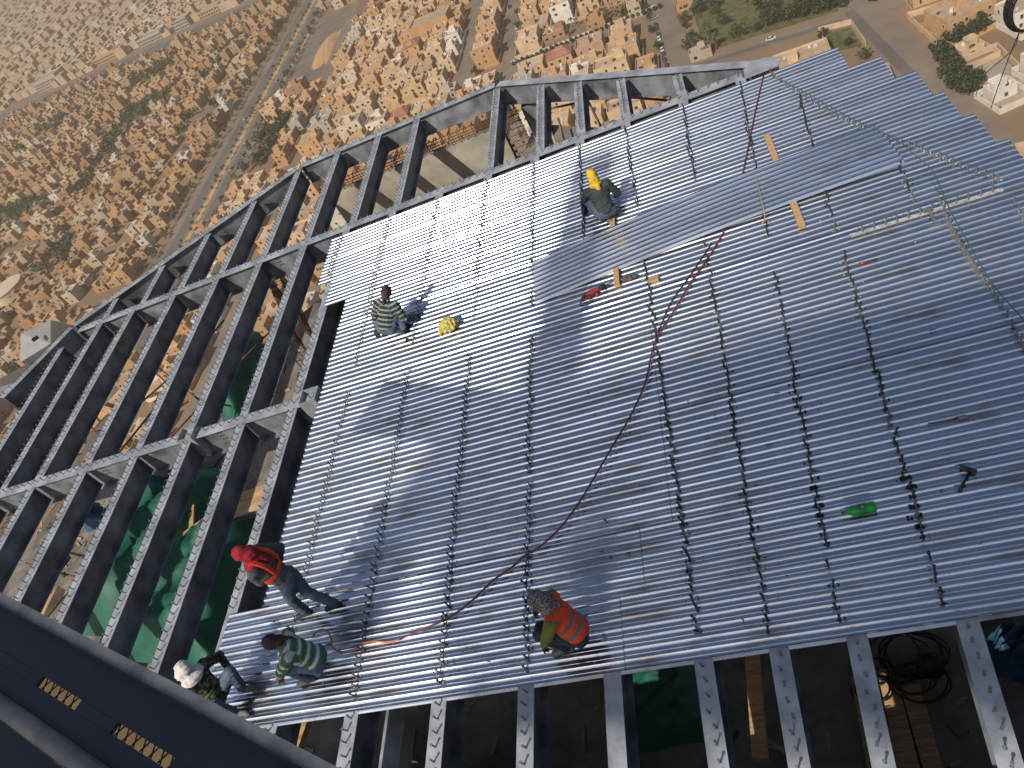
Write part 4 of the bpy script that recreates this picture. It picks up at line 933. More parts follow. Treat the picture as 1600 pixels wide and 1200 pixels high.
def add_house(u, v, w, d, h, rot, dist):
    base = WALLC[nr.choice([0, 1, 2, 6, 6, 3, 4, 5, 2])]; k = nr.uniform(.76, 1.02); far = v > 860 + SHEAR * (u + 400) * 1.0
    c = np.array(base) * k
    if v > blvd(u) + 10: c = c * .55 + np.array((.62, .5, .36)) * .45  # past the boulevard, haze is blended into the house colour
    if nr.rand() < .03: c = np.array((.62, .56, .48))
    rows.append((u, v, ZG, w, d, h, rot, *c))
    rcol = c * nr.uniform(.9, 1.08)
    if dist < 1300:
        t = .35                                   # parapets
        for (ox, oy, sx, sy) in ((0, -d / 2 + t / 2, w, t), (0, d / 2 - t / 2, w, t), (-w / 2 + t / 2, 0, t, d - 2 * t), (w / 2 - t / 2, 0, t, d - 2 * t)):
            rows.append((u + ox * math.cos(rot) - oy * math.sin(rot), v + ox * math.sin(rot) + oy * math.cos(rot), ZG + h, sx, sy, .9, rot, *c))
        if nr.rand() < .75:
            rows.append((u + nr.uniform(-.25, .25) * w, v + nr.uniform(-.2, .25) * d, ZG + h + .02, nr.uniform(2.5, 4.2), nr.uniform(2.5, 4), nr.uniform(2.2, 3.2), rot, *rcol))
        for _ in range(nr.randint(1, 4)):
            s = nr.uniform(.7, 1.5); wc = (.5, .44, .36) if nr.rand() < .4 else (.2, .14, .1)
            rows.append((u + nr.uniform(-.4, .4) * w, v + nr.uniform(-.4, .4) * d, ZG + h + .02, s * 1.3, s, s, rot, *wc))
        if dist < 900:
            for _ in range(nr.randint(2, 5)):
                wx = nr.uniform(-.4, .4) * w; wz = nr.choice([1.2, 4.3]) if h > 6 else 1.2
                rows.append((u + wx * math.cos(rot) + (d / 2 + .02) * math.sin(rot), v + wx * math.sin(rot) - (d / 2 + .02) * math.cos(rot), ZG + wz, 1.2, .16, 1.4, rot, .07, .05, .04))
v = 170.0; ri = 0
while v < 3300:
    far = v > 1000
    pv = 12.0 if v < 900 else (17 if v < 1500 else 26)
    u = -3600.0 if v > 1500 else -1500.0
    umax = 260
    while u < umax:
        pu = 11.6 if v < 900 else (16 if v < 1500 else 25); u += pu
        uu, vv = u + nr.normal(0, 1.2), sv(u, v) + nr.normal(0, 1.0) if u > -900 else v - SHEAR * -850 + nr.normal(0, 1.0)
        if vv < 140: continue
        x, y, dz = proj((uu, vv, ZG + 4))
        if not visible(uu, vv, ZG + 4, 130, 110): continue
        if in_used(uu, vv): continue
        if abs(vv - blvd(uu)) < 30 and uu < -60: continue
        if uu < -500 and abs(vv - np.interp(uu, [-2600, -1500, -500], [1750, 1480, 1290])) < 24: continue
        ci_ = int(math.floor((uu + 5000) / (pu * 6 + 6)))
        if ((uu + 5000) % (pu * 6 + 6)) < 7: continue                     # narrow lanes
        if ri % 5 == 4 and nr.rand() < .8:
            if nr.rand() < .25: trees_.append((uu, vv, nr.uniform(.5, 1.1)))
            continue
        pt = any(a <= uu <= b and c <= vv <= d for a, b, c, d in PATCH)
        if pt:
            for _ in range(4): trees_.append((uu + nr.uniform(-6, 6), vv + nr.uniform(-6, 6), nr.uniform(.8, 1.5)))
            continue
        if nr.rand() < .07:
            for _ in range(nr.randint(1, 4)): trees_.append((uu + nr.uniform(-5, 5), vv + nr.uniform(-5, 5), nr.uniform(.5, 1.2)))
            continue
        dist = math.hypot(uu, vv)
        k = pv / 13.0; w, d = nr.uniform(7.5, 12) * k * .97, nr.uniform(6.5, 10.5) * k * .97; h = nr.choice([3.6, 3.8, 6.6, 7.2, 7.0, 10.0], p=[.22, .18, .25, .2, .1, .05])
        if v > 900: h *= 1.15
        add_house(uu, vv, w, d, h, HROT + nr.normal(0, .03) + (nr.choice([0, .25]) if uu < -420 and vv < 560 else 0), dist)
        if nr.rand() < .13: trees_.append((uu + w * .7, vv - d * .6, nr.uniform(.4, .8)))
    v += pv; ri += 1
for (u_, v_, w_, d_) in EXTRA: add_house(u_, v_, w_, d_, nr.choice([4.0, 7.2, 7.4, 10.4]), HROT, 600)
mass('distant_houses', rows, MT['city'], 'sea of distant sand-coloured flat-roofed houses spreading to the hazy horizon', 'houses')
for (a, b, u_) in ((160, 1000, -316), (160, 900, -339), (160, 900, -296)):
    q = a
    while q < b: trees_.append((u_ + nr.normal(0, 1.0), q, nr.uniform(.35, .7) if u_ == -316 else nr.uniform(.6, 1.1))); q += nr.uniform(5, 12)
# their trees, leaf clumps in one mass
n = 0; V_, F_ = [], []
for (u, v, s) in trees_:
    if not visible(u, v, ZG + 3, 130, 110): continue
    dist = math.hypot(u, v); k = 34 if dist < 900 else (16 if dist < 1500 else 8); r_ = 3.0 * s; lf_ = (0.75 if k == 34 else (1.1 if k == 16 else 1.7)) * s + .15
    p = nr.normal(0, 1, (k, 3)); p /= np.linalg.norm(p, axis=1)[:, None]; p *= nr.uniform(.35, 1, (k, 1)); p *= np.array((r_, r_, r_ * .8)); p += np.array((u, v, ZG + r_ * .95 + .8))
    a = nr.normal(0, 1, (k, 3)); a /= np.linalg.norm(a, axis=1)[:, None]; b = np.cross(a, nr.normal(0, 1, (k, 3))); b /= np.linalg.norm(b, axis=1)[:, None]
    V_.append(np.stack([p - a * lf_, p + b * lf_ * .7, p + a * lf_, p - b * lf_ * .7], 1).reshape(-1, 3)); n += k
V_ = np.concatenate(V_); me = bpy.data.meshes.new('distant_trees'); me.vertices.add(len(V_)); me.vertices.foreach_set('co', V_.ravel()); me.loops.add(len(V_)); me.loops.foreach_set('vertex_index', np.arange(len(V_), dtype=np.int32))
me.polygons.add(n); me.polygons.foreach_set('loop_start', np.arange(0, 4 * n, 4, dtype=np.int32)); me.polygons.foreach_set('loop_total', np.full(n, 4, np.int32)); me.materials.append(MT['leaf']); me.update()
link('distant_trees', me, None, 'dusty green trees scattered through the distant quarters', 'trees', None, 'stuff')
print('CITY houses', N_HOUSE, 'trees', N_TREE, 'mass boxes', len(rows), 'mass leaves', n)

# haze -----------------------------------------------------------------------
hz = MB(); hz.box((-2000, 2500, (ZG - 1 + 27) / 2), (7900, 8900, 27 - (ZG - 1)))
hm = bpy.data.materials.new('haze_air'); hm.use_nodes = True; ht = hm.node_tree; ht.nodes.clear()
pv_ = ht.nodes.new('ShaderNodeVolumePrincipled'); pv_.inputs['Density'].default_value = 0.00032; pv_.inputs['Color'].default_value = (0.87, 0.70, 0.53, 1); pv_.inputs['Anisotropy'].default_value = 0.1
ho = ht.nodes.new('ShaderNodeOutputMaterial'); ht.links.new(pv_.outputs[0], ho.inputs['Volume'])
hzo = hz.build('haze', hm); tag(hzo, 'warm dusty haze hanging over the city', 'haze', None, 'stuff')
# ================================================================ PEOPLE
def capsule(m, a, b, ra, rb, n=12):
    a, b = Vector(a), Vector(b); d = b - a; L = d.length
    if L < 1e-5: d = Vector((0, 0, 1)); L = 1e-5
    d.normalize(); pts, rs = [], []
    for k in range(4): t = math.pi / 2 * (1 - k / 3); pts.append(a - d * ra * math.sin(t)); rs.append(max(ra * math.cos(t), 1e-3))
    for k in range(4): t = math.pi / 2 * k / 3; pts.append(b + d * rb * math.sin(t)); rs.append(max(rb * math.cos(t), 1e-3))
    m.tube(pts, rs, n)
def ellip(m, c, rad, rot=None, n=14):
    c = Vector(c); rot = rot or Matrix.Identity(3); vs, fs = [], []; k = n // 2
    for i in range(k + 1):
        t = math.pi * i / k
        for j in range(n):
            p = 2 * math.pi * j / n; q = Vector((math.sin(t) * math.cos(p) * rad[0] + (1e-4 * math.cos(p)), math.sin(t) * math.sin(p) * rad[1] + 1e-4 * math.sin(p), math.cos(t) * rad[2])); vs.append(c + rot @ q)
    for i in range(k):
        for j in range(n): fs.append((i * n + j, (i + 1) * n + j, (i + 1) * n + (j + 1) % n, i * n + (j + 1) % n))
    fs.append(tuple(range(n))); fs.append(tuple(k * n + j for j in range(n - 1, -1, -1))); m.add(vs, fs)
def frame(z, x):
    z = Vector(z).normalized(); y = z.cross(Vector(x)).normalized(); x = y.cross(z); return Matrix((x, y, z)).transposed()
def fuse(name, m, voxel, mt, parent, base, smooth=4, segs=None, wrinkle=0.0):
    """melts the overlapping shapes into one continuous skin"""
    tmp = bpy.data.objects.new('tmp', m.mesh('tmp', mt)); COL.objects.link(tmp)
    r = tmp.modifiers.new('r', 'REMESH'); r.mode = 'VOXEL'; r.voxel_size = voxel; r.use_smooth_shade = True
    s = tmp.modifiers.new('s', 'SMOOTH'); s.factor = 0.5; s.iterations = smooth
    dg = bpy.context.evaluated_depsgraph_get(); me = bpy.data.meshes.new_from_object(tmp.evaluated_get(dg)); me.name = name
    bpy.data.objects.remove(tmp); me.materials.clear(); me.materials.append(mt)
    n = len(me.vertices); co = np.empty(n * 3); me.vertices.foreach_get('co', co); co = co.reshape(-1, 3)
    if wrinkle:
        no = np.empty(n * 3); me.vertices.foreach_get('normal', no); no = no.reshape(-1, 3)
        w_ = np.sin(co[:, 0] * 41 + 2 * np.sin(co[:, 2] * 33)) * np.sin(co[:, 1] * 37 + co[:, 2] * 52 + 1.5 * np.sin(co[:, 0] * 29)); co = co + no * (w_ * wrinkle)[:, None]; me.vertices.foreach_set('co', co.ravel())
    if segs:                                       # distance along the nearest limb, for stripes
        best = np.full(n, 1e9); val = np.zeros(n)
        for a, b, off in segs:
            a, b = np.array(Vector(a) - base), np.array(Vector(b) - base); d = b - a; L = np.linalg.norm(d); t = ((co - a) @ d) / L; tc_ = np.clip(t, 0, L); dist = np.linalg.norm(co - (a + np.outer(tc_, d / L)), axis=1)
            k = dist < best; best[k] = dist[k]; val[k] = (t + off)[k]
        at = me.attributes.new('run', 'FLOAT', 'POINT'); at.data.foreach_set('value', val.astype(np.float32))
    for p in me.polygons: p.use_smooth = True
    me.update(); return link(name, me, parent)
def stripes(name, stops, period, rough=0.85):
    m = bpy.data.materials.new(name); m.use_nodes = True; t = m.node_tree; b = t.nodes['Principled BSDF']; N = t.nodes.new; Lk = t.links.new; b.inputs['Roughness'].default_value = rough
    a = N('ShaderNodeAttribute'); a.attribute_name = 'run'; q = N('ShaderNodeMath'); q.operation = 'DIVIDE'; q.inputs[1].default_value = period; Lk(a.outputs['Fac'], q.inputs[0])
    f = N('ShaderNodeMath'); f.operation = 'FRACT'; Lk(q.outputs[0], f.inputs[0]); r = N('ShaderNodeValToRGB'); r.color_ramp.interpolation = 'CONSTANT'; Lk(f.outputs[0], r.inputs[0])
    e = r.color_ramp.elements; e[0].position = stops[0][0]; e[0].color = stops[0][1] + (1,); e[1].position = stops[1][0]; e[1].color = stops[1][1] + (1,)
    for p, c in stops[2:]: x = e.new(p); x.color = c + (1,)
    Lk(r.outputs[0], b.inputs['Base Color']); return m
PM = dict(skin=mat('skin', (0.19, 0.095, 0.06), 0.55, 0, 0.12, 12), jeans=mat('worn_jeans', (0.115, 0.16, 0.215), 0.85, 0, 0.35, 5, c2=(0.06, 0.09, 0.13), bump=0.3, bscale=40), jeans_d=mat('dark_jeans', (0.025, 0.032, 0.05), 0.85, 0, 0.3, 6, bump=0.3, bscale=40),
          grey=mat('grey_shirt', (0.10, 0.098, 0.10), 0.9, 0, 0.2, 6, bump=0.3, bscale=35), dark=mat('charcoal_shirt', (0.035, 0.042, 0.045), 0.9, 0, 0.3, 5, bump=0.3, bscale=30), olive=mat('olive_shirt', (0.15, 0.15, 0.035), 0.85, 0, 0.2, 8, bump=0.3, bscale=40),
          orange=mat('orange_vest', (0.80, 0.075, 0.015), 0.7, 0, 0.12, 8, bump=0.2, bscale=30), silver=mat('reflective_tape', (0.16, 0.15, 0.15), 0.4, 0.3, 0.1, 9), red=mat('red_scarf', (0.24, 0.008, 0.012), 0.85, 0, 0.35, 14, bump=0.4, bscale=40),
          white=mat('white_scarf', (0.62, 0.57, 0.54), 0.85, 0, 0.12, 10, bump=0.4, bscale=30), yellow=mat('yellow_scarf', (0.58, 0.36, 0.02), 0.8, 0, 0.25, 12, bump=0.4, bscale=30), check=mat('checked_scarf', (0.30, 0.27, 0.24), 0.9, 0, 0.0, 70, c2=(0.02, 0.02, 0.022), detail=1.0, lo=0.46, hi=0.54, bump=0.4),
          maroon=mat('maroon_cap', (0.05, 0.025, 0.03), 0.9, 0, 0.3, 12, bump=0.3), shoe=mat('black_boot', (0.015, 0.014, 0.014), 0.6, 0, 0.2, 12), shoe_g=mat('grey_boot', (0.16, 0.14, 0.12), 0.8, 0, 0.3, 12), glove_r=mat('red_glove', (0.35, 0.03, 0.015), 0.7, 0, 0.2, 20), glove_d=mat('dark_glove', (0.02, 0.015, 0.016), 0.8, 0, 0.3, 20), eye=mat('eye', (0.02, 0.018, 0.016), 0.2),
          camo=mat('camouflage_shirt', (0.14, 0.13, 0.06), 0.9, 0, 0.3, 14, c2=(0.012, 0.014, 0.01), detail=2, lo=0.45, hi=0.55))
GS = stripes('green_white_stripes', [(0, (0.015, 0.20, 0.035)), (0.34, (0.16, 0.15, 0.155)), (0.52, (0.62, 0.60, 0.58)), (0.84, (0.16, 0.15, 0.155))], 0.135)
DS = stripes('dark_fine_stripes', [(0, (0.014, 0.03, 0.027)), (0.62, (0.42, 0.42, 0.38)), (0.72, (0.014, 0.03, 0.027)), (0.82, (0.42, 0.42, 0.38)), (0.92, (0.014, 0.03, 0.027))], 0.088)
def solve(px, parent, L, zg):
    """point on the sight line of px at bone length L from parent, nearest the guessed height"""
    best = None
    for k in range(240):
        z = 0.0 + k * 0.009
        p = P(px[0], px[1], z); e = abs((p - parent).length - L) + 0.25 * abs(z - zg)
        if best is None or e < best[0]: best = (e, p)
    return best[1]
def hand(m, wrist, d, side, curl, s=1.0):
    """palm, four unequal bent fingers and a thumb leaving the side of the palm"""
    d = Vector(d).normalized(); side = (Vector(side) - d * Vector(side).dot(d)).normalized(); dn = d.cross(side)
    if dn.z > 0: dn = -dn
    pe = wrist + d * 0.085 * s
    for k in range(3): capsule(m, wrist + side * (k - 1) * 0.022 * s, pe + side * (k - 1) * 0.026 * s, 0.017 * s, 0.016 * s, 8)
    for k, L in enumerate((0.068, 0.078, 0.073, 0.056)):
        a = pe + side * (k - 1.5) * 0.021 * s; b = a + (d * math.cos(curl * .5) + dn * math.sin(curl * .5)) * L * .55 * s + side * (k - 1.5) * .004; c = b + (d * math.cos(curl * 1.3) + dn * math.sin(curl * 1.3)) * L * .6 * s
        capsule(m, a, b, 0.0105 * s, 0.0095 * s, 7); capsule(m, b, c, 0.0095 * s, 0.008 * s, 7)
    a = wrist + d * 0.028 * s - side * 0.028 * s; b = a + (d * .6 - side * .7 + dn * .2).normalized() * 0.042 * s; c = b + (d * .85 - side * .2 + dn * .4).normalized() * 0.032 * s
    capsule(m, a, b, 0.013 * s, 0.011 * s, 7); capsule(m, b, c, 0.011 * s, 0.009 * s, 7)
def person(label, J, look, cloth, scarf='wrap', sink=0.0, curl=(0.9, 0.9), loose=1.0):
    """J: joints as world points; look: way the face points"""
    base = Vector((J['hip'].x, J['hip'].y, 0)); t = empty('person', base, 0, label, 'person', None, 'thing')
    hip, chest, neck, head = J['hip'], J['chest'], J['neck'], J['head']
    spine = (chest - hip).normalized(); across = (J['shR'] - J['shL']).normalized(); fwd = across.cross(spine).normalized()
    if fwd.dot(Vector(look)) < 0: fwd = -fwd
    B = lambda: MB(base)
    # body: one continuous skin
    m = B(); capsule(m, hip, chest, .10, .12); capsule(m, chest, neck, .08, .052); capsule(m, neck, head, .05, .05)
    for s in 'LR':
        capsule(m, chest + (J['sh' + s] - chest) * .5, J['sh' + s], .07, .05); capsule(m, J['sh' + s], J['el' + s], .046, .038); capsule(m, J['el' + s], J['wr' + s], .037, .026)
        capsule(m, hip + (J['th' + s] - hip) * .3, J['th' + s], .09, .085); capsule(m, J['th' + s], J['kn' + s], .078, .052); capsule(m, J['kn' + s], J['an' + s], .054, .036)
    lk = Vector(look).normalized(); hu = (head - neck).normalized(); hu = (hu - lk * hu.dot(lk)).normalized(); HR = frame(hu, lk)
    ellip(m, head, (.095, .074, .115), HR); ellip(m, head + lk * .035 - hu * .06, (.055, .05, .06), HR); ellip(m, head + lk * .098 - hu * .012, (.022, .014, .03), HR)
    for s in (-1, 1): ellip(m, head + HR @ Vector((-.005, .076 * s, 0)), (.02, .012, .03), HR)
    m_ = MB(base); ellip(m_, head + lk * .082 - hu * .058, (.012, .026, .006), HR); m_.build('mouth', PM['maroon'], t, True)
    fuse('body', m, 0.012, PM['skin'], t, base, 3)
    e = MB(base)
    for s in (-1, 1): ellip(e, head + HR @ Vector((.084, .03 * s, .012)), (.008, .014, .008), HR, 8)
    e.build('eyes', PM['eye'], t, True)
    # trousers
    m = B(); capsule(m, hip - across * .05, hip + across * .05, .135, .135); capsule(m, hip, hip + spine * .1, .14, .13)
    for s in 'LR':
        capsule(m, J['th' + s], J['kn' + s], .105 * loose, .078 * loose); k = J['kn' + s] + (J['an' + s] - J['kn' + s]) * .93; capsule(m, J['kn' + s], k, .077 * loose, .064 * loose); capsule(m, k, k + (J['an' + s] - J['kn' + s]) * .02, .068, .068)
    fuse('trousers', m, 0.016, cloth['trousers'], t, base, 3, wrinkle=0.008)
    # shirt
    m = B(); cs = [(.5, .15), (.78, .165), (1.0, .16)]
    SR = frame(spine, fwd)
    ellip(m, hip + spine * .03, (.15, .18, cloth.get('hem', .15)), SR); ellip(m, hip + (chest - hip) * .45, (.14, .175, .2), SR); ellip(m, hip + (chest - hip) * .85, (.135, .19, .2), SR); capsule(m, chest, neck, .12, .068)
    for s in 'LR':
        capsule(m, chest + (J['sh' + s] - chest) * .45, J['sh' + s], .105, .082); capsule(m, J['sh' + s], J['el' + s], .08, .064); sl = cloth.get('sleeve', .93); capsule(m, J['el' + s], J['el' + s] + (J['wr' + s] - J['el' + s]) * sl, .063, .047)
    segs = [(hip - spine * .15, neck, 0.0)] + [(J['sh' + s], J['el' + s], .31) for s in 'LR'] + [(J['el' + s], J['wr' + s], .31 + (J['el' + s] - J['sh' + s]).length) for s in 'LR']
    fuse('shirt', m, 0.014, cloth['shirt'], t, base, 3, segs, wrinkle=0.009)
    if 'vest' in cloth:
        m = B(); ellip(m, hip + spine * .04, (.165, .195, .15), SR); ellip(m, hip + (chest - hip) * .45, (.155, .19, .2), SR); ellip(m, hip + (chest - hip) * .85, (.15, .203, .19), SR); capsule(m, chest, neck - (neck - chest) * .15, .135, .085)
        for s in 'LR': capsule(m, chest + (J['sh' + s] - chest) * .45, J['sh' + s] - (J['sh' + s] - chest) * .12, .115, .09)
        vm = stripes('vest_tape_' + label[:4], [(0, (0.80, 0.075, 0.015)), (0.40, (0.17, 0.16, 0.16)), (0.53, (0.80, 0.075, 0.015)), (0.70, (0.17, 0.16, 0.16)), (0.82, (0.80, 0.075, 0.015))], 0.46, 0.65)
        fuse('vest', m, 0.014, vm, t, base, 3, [(hip - spine * .10, neck + spine * .3, 0.0)], wrinkle=0.004)
    if 'straps' in cloth:
        m = MB(base)
        for s in 'LR':
            o = (J['sh' + s] - chest) * .62; pts = [hip + spine * .26 + o - fwd * .135, chest + o - fwd * .15, chest + o * .9 + spine * .135 - fwd * .05, chest + o + fwd * .125, hip + spine * .22 + o + fwd * .13]
            sp_ = spline(pts, 5)
            for a, b in zip(sp_, sp_[1:]): m.bar(a, b, .05, .035, up=tuple(spine.cross(across)))
        pts = [hip + spine * .27 + (-across * math.cos(a) * .18 + fwd * math.sin(a) * .146) for a in np.linspace(0, 2 * math.pi, 17)]
        for a, b in zip(pts, pts[1:]): m.bar(a, b, .02, .05, up=tuple(spine))
        m.build('harness_straps', PM['orange'], t)
    # head cloth
    m = B(); ellip(m, head + hu * .022 - lk * .012, (.112, .094, .122), HR)
    if scarf == 'wrap':
        ellip(m, head - lk * .035 - hu * .07, (.098, .098, .085), HR); ellip(m, neck - lk * .01, (.115, .125, .07), HR); capsule(m, neck - lk * .06, neck - lk * .09 - hu * .07, .07, .05)
    elif scarf == 'drape':
        ellip(m, head - lk * .03 - hu * .08, (.115, .118, .11), HR); ellip(m, neck - spine * .02, (.14, .185, .085), SR); capsule(m, neck - fwd * .05, chest - fwd * .13 + spine * .02, .10, .05); capsule(m, neck + lk * .05, neck + lk * .09 - hu * .11, .07, .04)
    elif scarf == 'cap':
        ellip(m, head - lk * .05 - hu * .06, (.07, .085, .06), HR); capsule(m, head - lk * .09 - hu * .06, head - lk * .12 - hu * .2, .035, .022)
    fuse('head_scarf', m, 0.011, cloth['scarf'], t, base, 2, wrinkle=0.007)
    if 'cap' in cloth:
        m = B(); ellip(m, head + hu * .05, (.105, .09, .10), HR); fuse('cap', m, 0.011, cloth['cap'], t, base, 2)
    # gloves and boots
    for i, s in enumerate('LR'):
        m = B(); d = (J['wr' + s] - J['el' + s]).normalized(); hd = J.get('hd' + s, d); hand(m, J['wr' + s], hd, across if abs(Vector(hd).normalized().dot(across)) < .85 else fwd, curl[i], 1.12); capsule(m, J['wr' + s] - d * .03, J['wr' + s] + d * .01, .035, .032, 9)
        fuse('glove', m, 0.006, cloth['glove'], t, base, 2)
        m = B(); a = J['an' + s]; td = Vector(J.get('toe' + s, J['toe'])); td.z = 0; td.normalize(); tz = J.get('tz' + s, 0.0)
        h0 = Vector((a.x, a.y, max(a.z - .06, .045))) - td * .035; t0 = Vector((a.x, a.y, .035 + tz)) + td * .17
        capsule(m, a, h0, .052, .048, 10); capsule(m, h0, t0, .046, .04, 10); capsule(m, h0 + Vector((0, 0, .03)), t0 - td * .06 + Vector((0, 0, .012)), .042, .038, 10)
        for k in range(2): ellip(m, (h0 if k == 0 else t0) - Vector((0, 0, .018)), (.055 if k else .045, .046, .022), frame((0, 0, 1), td), 10)
        fuse('boot', m, 0.011, cloth['boot'], t, base, 2)
    return t
def pose(px, z):
    return {k: P(x, y, z[k]) for k, (x, y) in px.items()}
def limbs(J, px, lens, zg):
    """upper and lower limb ends found along their sight lines at real bone lengths"""
    for s in 'LR':
        J['el' + s] = solve(px['el' + s], J['sh' + s], .29, zg['el' + s]); J['wr' + s] = solve(px['wr' + s], J['el' + s], .26, zg['wr' + s])
        J['an' + s] = P(*px['an' + s], zg['an' + s])
        J['kn' + s] = solve(px['kn' + s], J['th' + s], .42, zg['kn' + s])
    return J
def torso(hip, chest_dir, across, nlen=.17, tl=.40, sw=.19, hw=.095, neck_dir=None, head_dir=None):
    sp_ = Vector(chest_dir).normalized(); ac = Vector(across); ac = (ac - sp_ * ac.dot(sp_)).normalized(); J = {'hip': hip, 'chest': hip + sp_ * tl}
    nd = Vector(neck_dir).normalized() if neck_dir is not None else sp_; hd = Vector(head_dir).normalized() if head_dir is not None else nd
    J['neck'] = J['chest'] + nd * nlen; J['head'] = J['neck'] + hd * .15; J['shR'] = J['chest'] + ac * sw + sp_ * .08; J['shL'] = J['chest'] - ac * sw + sp_ * .08; J['thR'] = hip + ac * hw - sp_ * .03; J['thL'] = hip - ac * hw - sp_ * .03
    return J
def two_bone(a, c, L1, L2, pole):
    """joint between a and c with given lengths, bent towards pole"""
    d = c - a; D = min(d.length, (L1 + L2) * .999); d.normalize(); x = (L1 * L1 - L2 * L2 + D * D) / (2 * D); h = math.sqrt(max(L1 * L1 - x * x, 0)); p = Vector(pole); p = (p - d * p.dot(d)).normalized(); return a + d * x + p * h
def rig(J, foot, wrist, knee_pole, elbow_pole):
    for s in 'LR':
        a = Vector(foot[s]); d = a - J['th' + s]
        if d.length > .85: a = J['th' + s] + d.normalized() * .85
        J['an' + s] = a; J['kn' + s] = two_bone(J['th' + s], a, .44, .43, knee_pole[s])
        w_ = Vector(wrist[s]); d = w_ - J['sh' + s]
        if d.length > .56: w_ = J['sh' + s] + d.normalized() * .56
        J['wr' + s] = w_; J['el' + s] = two_bone(J['sh' + s], w_, .30, .27, elbow_pole[s])
    return J
def squat(label, hip_px, hz, head_px, face, foot, wrist, cloth, look, lean=None, ep=None, kp=None, scarf='wrap', curl=(1.0, 1.0), spread=0.35, tl=.36, loose=1.0, hd=None, toe=None):
    hip = P(*hip_px, hz); head = solve(head_px, hip, tl + .30, hz + .62); sp_ = (head - hip).normalized()
    f = Vector(face).normalized(); right = f.cross(Vector((0, 0, 1))).normalized()
    J = torso(hip, sp_, right, nlen=.15, tl=tl)
    J['head'] = head; J['toe'] = f
    kp = kp or {'L': f * .75 - right * spread + Vector((0, 0, 1.0)), 'R': f * .75 + right * spread + Vector((0, 0, 1.0))}
    ep = ep or {'L': -right * .8 - f * .3 - Vector((0, 0, .2)), 'R': right * .8 - f * .3 - Vector((0, 0, .2))}
    rig(J, {s: P(*foot[s][:2], foot[s][2]) for s in 'LR'}, {s: P(*wrist[s][:2], wrist[s][2]) for s in 'LR'}, kp, ep)
    if hd: J.update({'hd' + s: Vector(hd[s]) for s in hd})
    if toe: J.update({'toe' + s: Vector(toe[s]) for s in toe})
    return person(label, J, look, cloth, scarf, curl=curl, loose=loose)
squat('person standing bent forward in grey shirt, red head scarf, orange harness and pale jeans', (449, 905), .93, (379, 866), (-1, -.1, 0), {'R': (524, 943, .09), 'L': (478, 955, .09)}, {'R': (437, 877, .98), 'L': (418, 906, .95)},
      dict(shirt=PM['grey'], trousers=PM['jeans'], scarf=PM['red'], boot=PM['shoe'], glove=PM['glove_d'], straps=1, hem=.11), (-1, -.3, -.7), scarf='drape', spread=.05, kp={'L': Vector((-1, 0, .1)), 'R': Vector((-1, 0, .1))}, ep={'L': Vector((.2, -1, .1)), 'R': Vector((.9, .5, .5))}, tl=.44)
squat('person crouching in green and white striped jersey with red glove near the deck corner', (494, 1028), .34, (426, 1004), (-1, -.25, 0), {'L': (482, 1060, .08), 'R': (492, 1022, .08)}, {'L': (428, 1074, .09), 'R': (450, 1008, .16)},
      dict(shirt=GS, trousers=PM['jeans'], scarf=PM['maroon'], boot=PM['shoe_g'], glove=PM['glove_r']), (-1, -.4, -.8), scarf='cap', spread=-.1, ep={'L': Vector((-.3, -.8, .2)), 'R': Vector((.5, .9, .4))})
squat('person in white head scarf and camouflage shirt sitting half hidden behind the foreground girder', (338, 1088), .26, (288, 1046), (1, -.15, 0), {'L': (378, 1074, .08), 'R': (366, 1112, .08)}, {'L': (360, 1048, .22), 'R': (352, 1062, .28)},
      dict(shirt=PM['camo'], trousers=PM['jeans'], scarf=PM['white'], boot=PM['shoe_g'], glove=PM['glove_r']), (1, -.2, -.5), scarf='drape', ep={'L': Vector((.0, .9, -.2)), 'R': Vector((0, -.8, -.3))})
squat('person crouching in orange reflective vest, olive sleeves and checked head scarf at the near edge', (902, 985), .34, (841, 938), (-1, -.1, 0), {'L': (886, 1012, .08), 'R': (898, 984, .08)}, {'L': (846, 1020, .09), 'R': (829, 957, .14)},
      dict(shirt=PM['olive'], trousers=PM['jeans_d'], scarf=PM['check'], boot=PM['shoe_g'], glove=PM['glove_d'], vest=1, hem=.08), (-1, -.2, -.7), scarf='wrap', spread=-.15, ep={'L': Vector((-.2, -.9, .2)), 'R': Vector((-.2, .9, .2))})
squat('person squatting with back turned in dark jersey with fine white stripes beside a yellow bag', (604, 512), .24, (604, 457), (.12, 1, 0), {'R': (631, 514, .08), 'L': (601, 519, .08)}, {'R': (646, 494, .10), 'L': (589, 517, .13)},
      dict(shirt=DS, trousers=PM['jeans'], scarf=PM['maroon'], boot=PM['shoe'], glove=PM['glove_d']), (.3, 1, -.6), scarf='cap', ep={'L': Vector((-.9, -.2, .2)), 'R': Vector((.1, -.4, -1))}, hd={'L': (-.1, -.8, -.5)})
squat('person squatting with back turned in charcoal shirt and yellow head scarf on the upper deck', (947, 330), .25, (925, 275), (-.35, 1, 0), {'R': (952, 343, .08), 'L': (934, 335, .08)}, {'R': (964, 303, .22), 'L': (914, 334, .07)},
      dict(shirt=PM['dark'], trousers=PM['jeans'], scarf=PM['yellow'], boot=PM['shoe_g'], glove=PM['glove_d']), (-.5, 1, -.6), scarf='wrap', ep={'L': Vector((-1, -.3, -.1)), 'R': Vector((.5, -.6, -.3))})

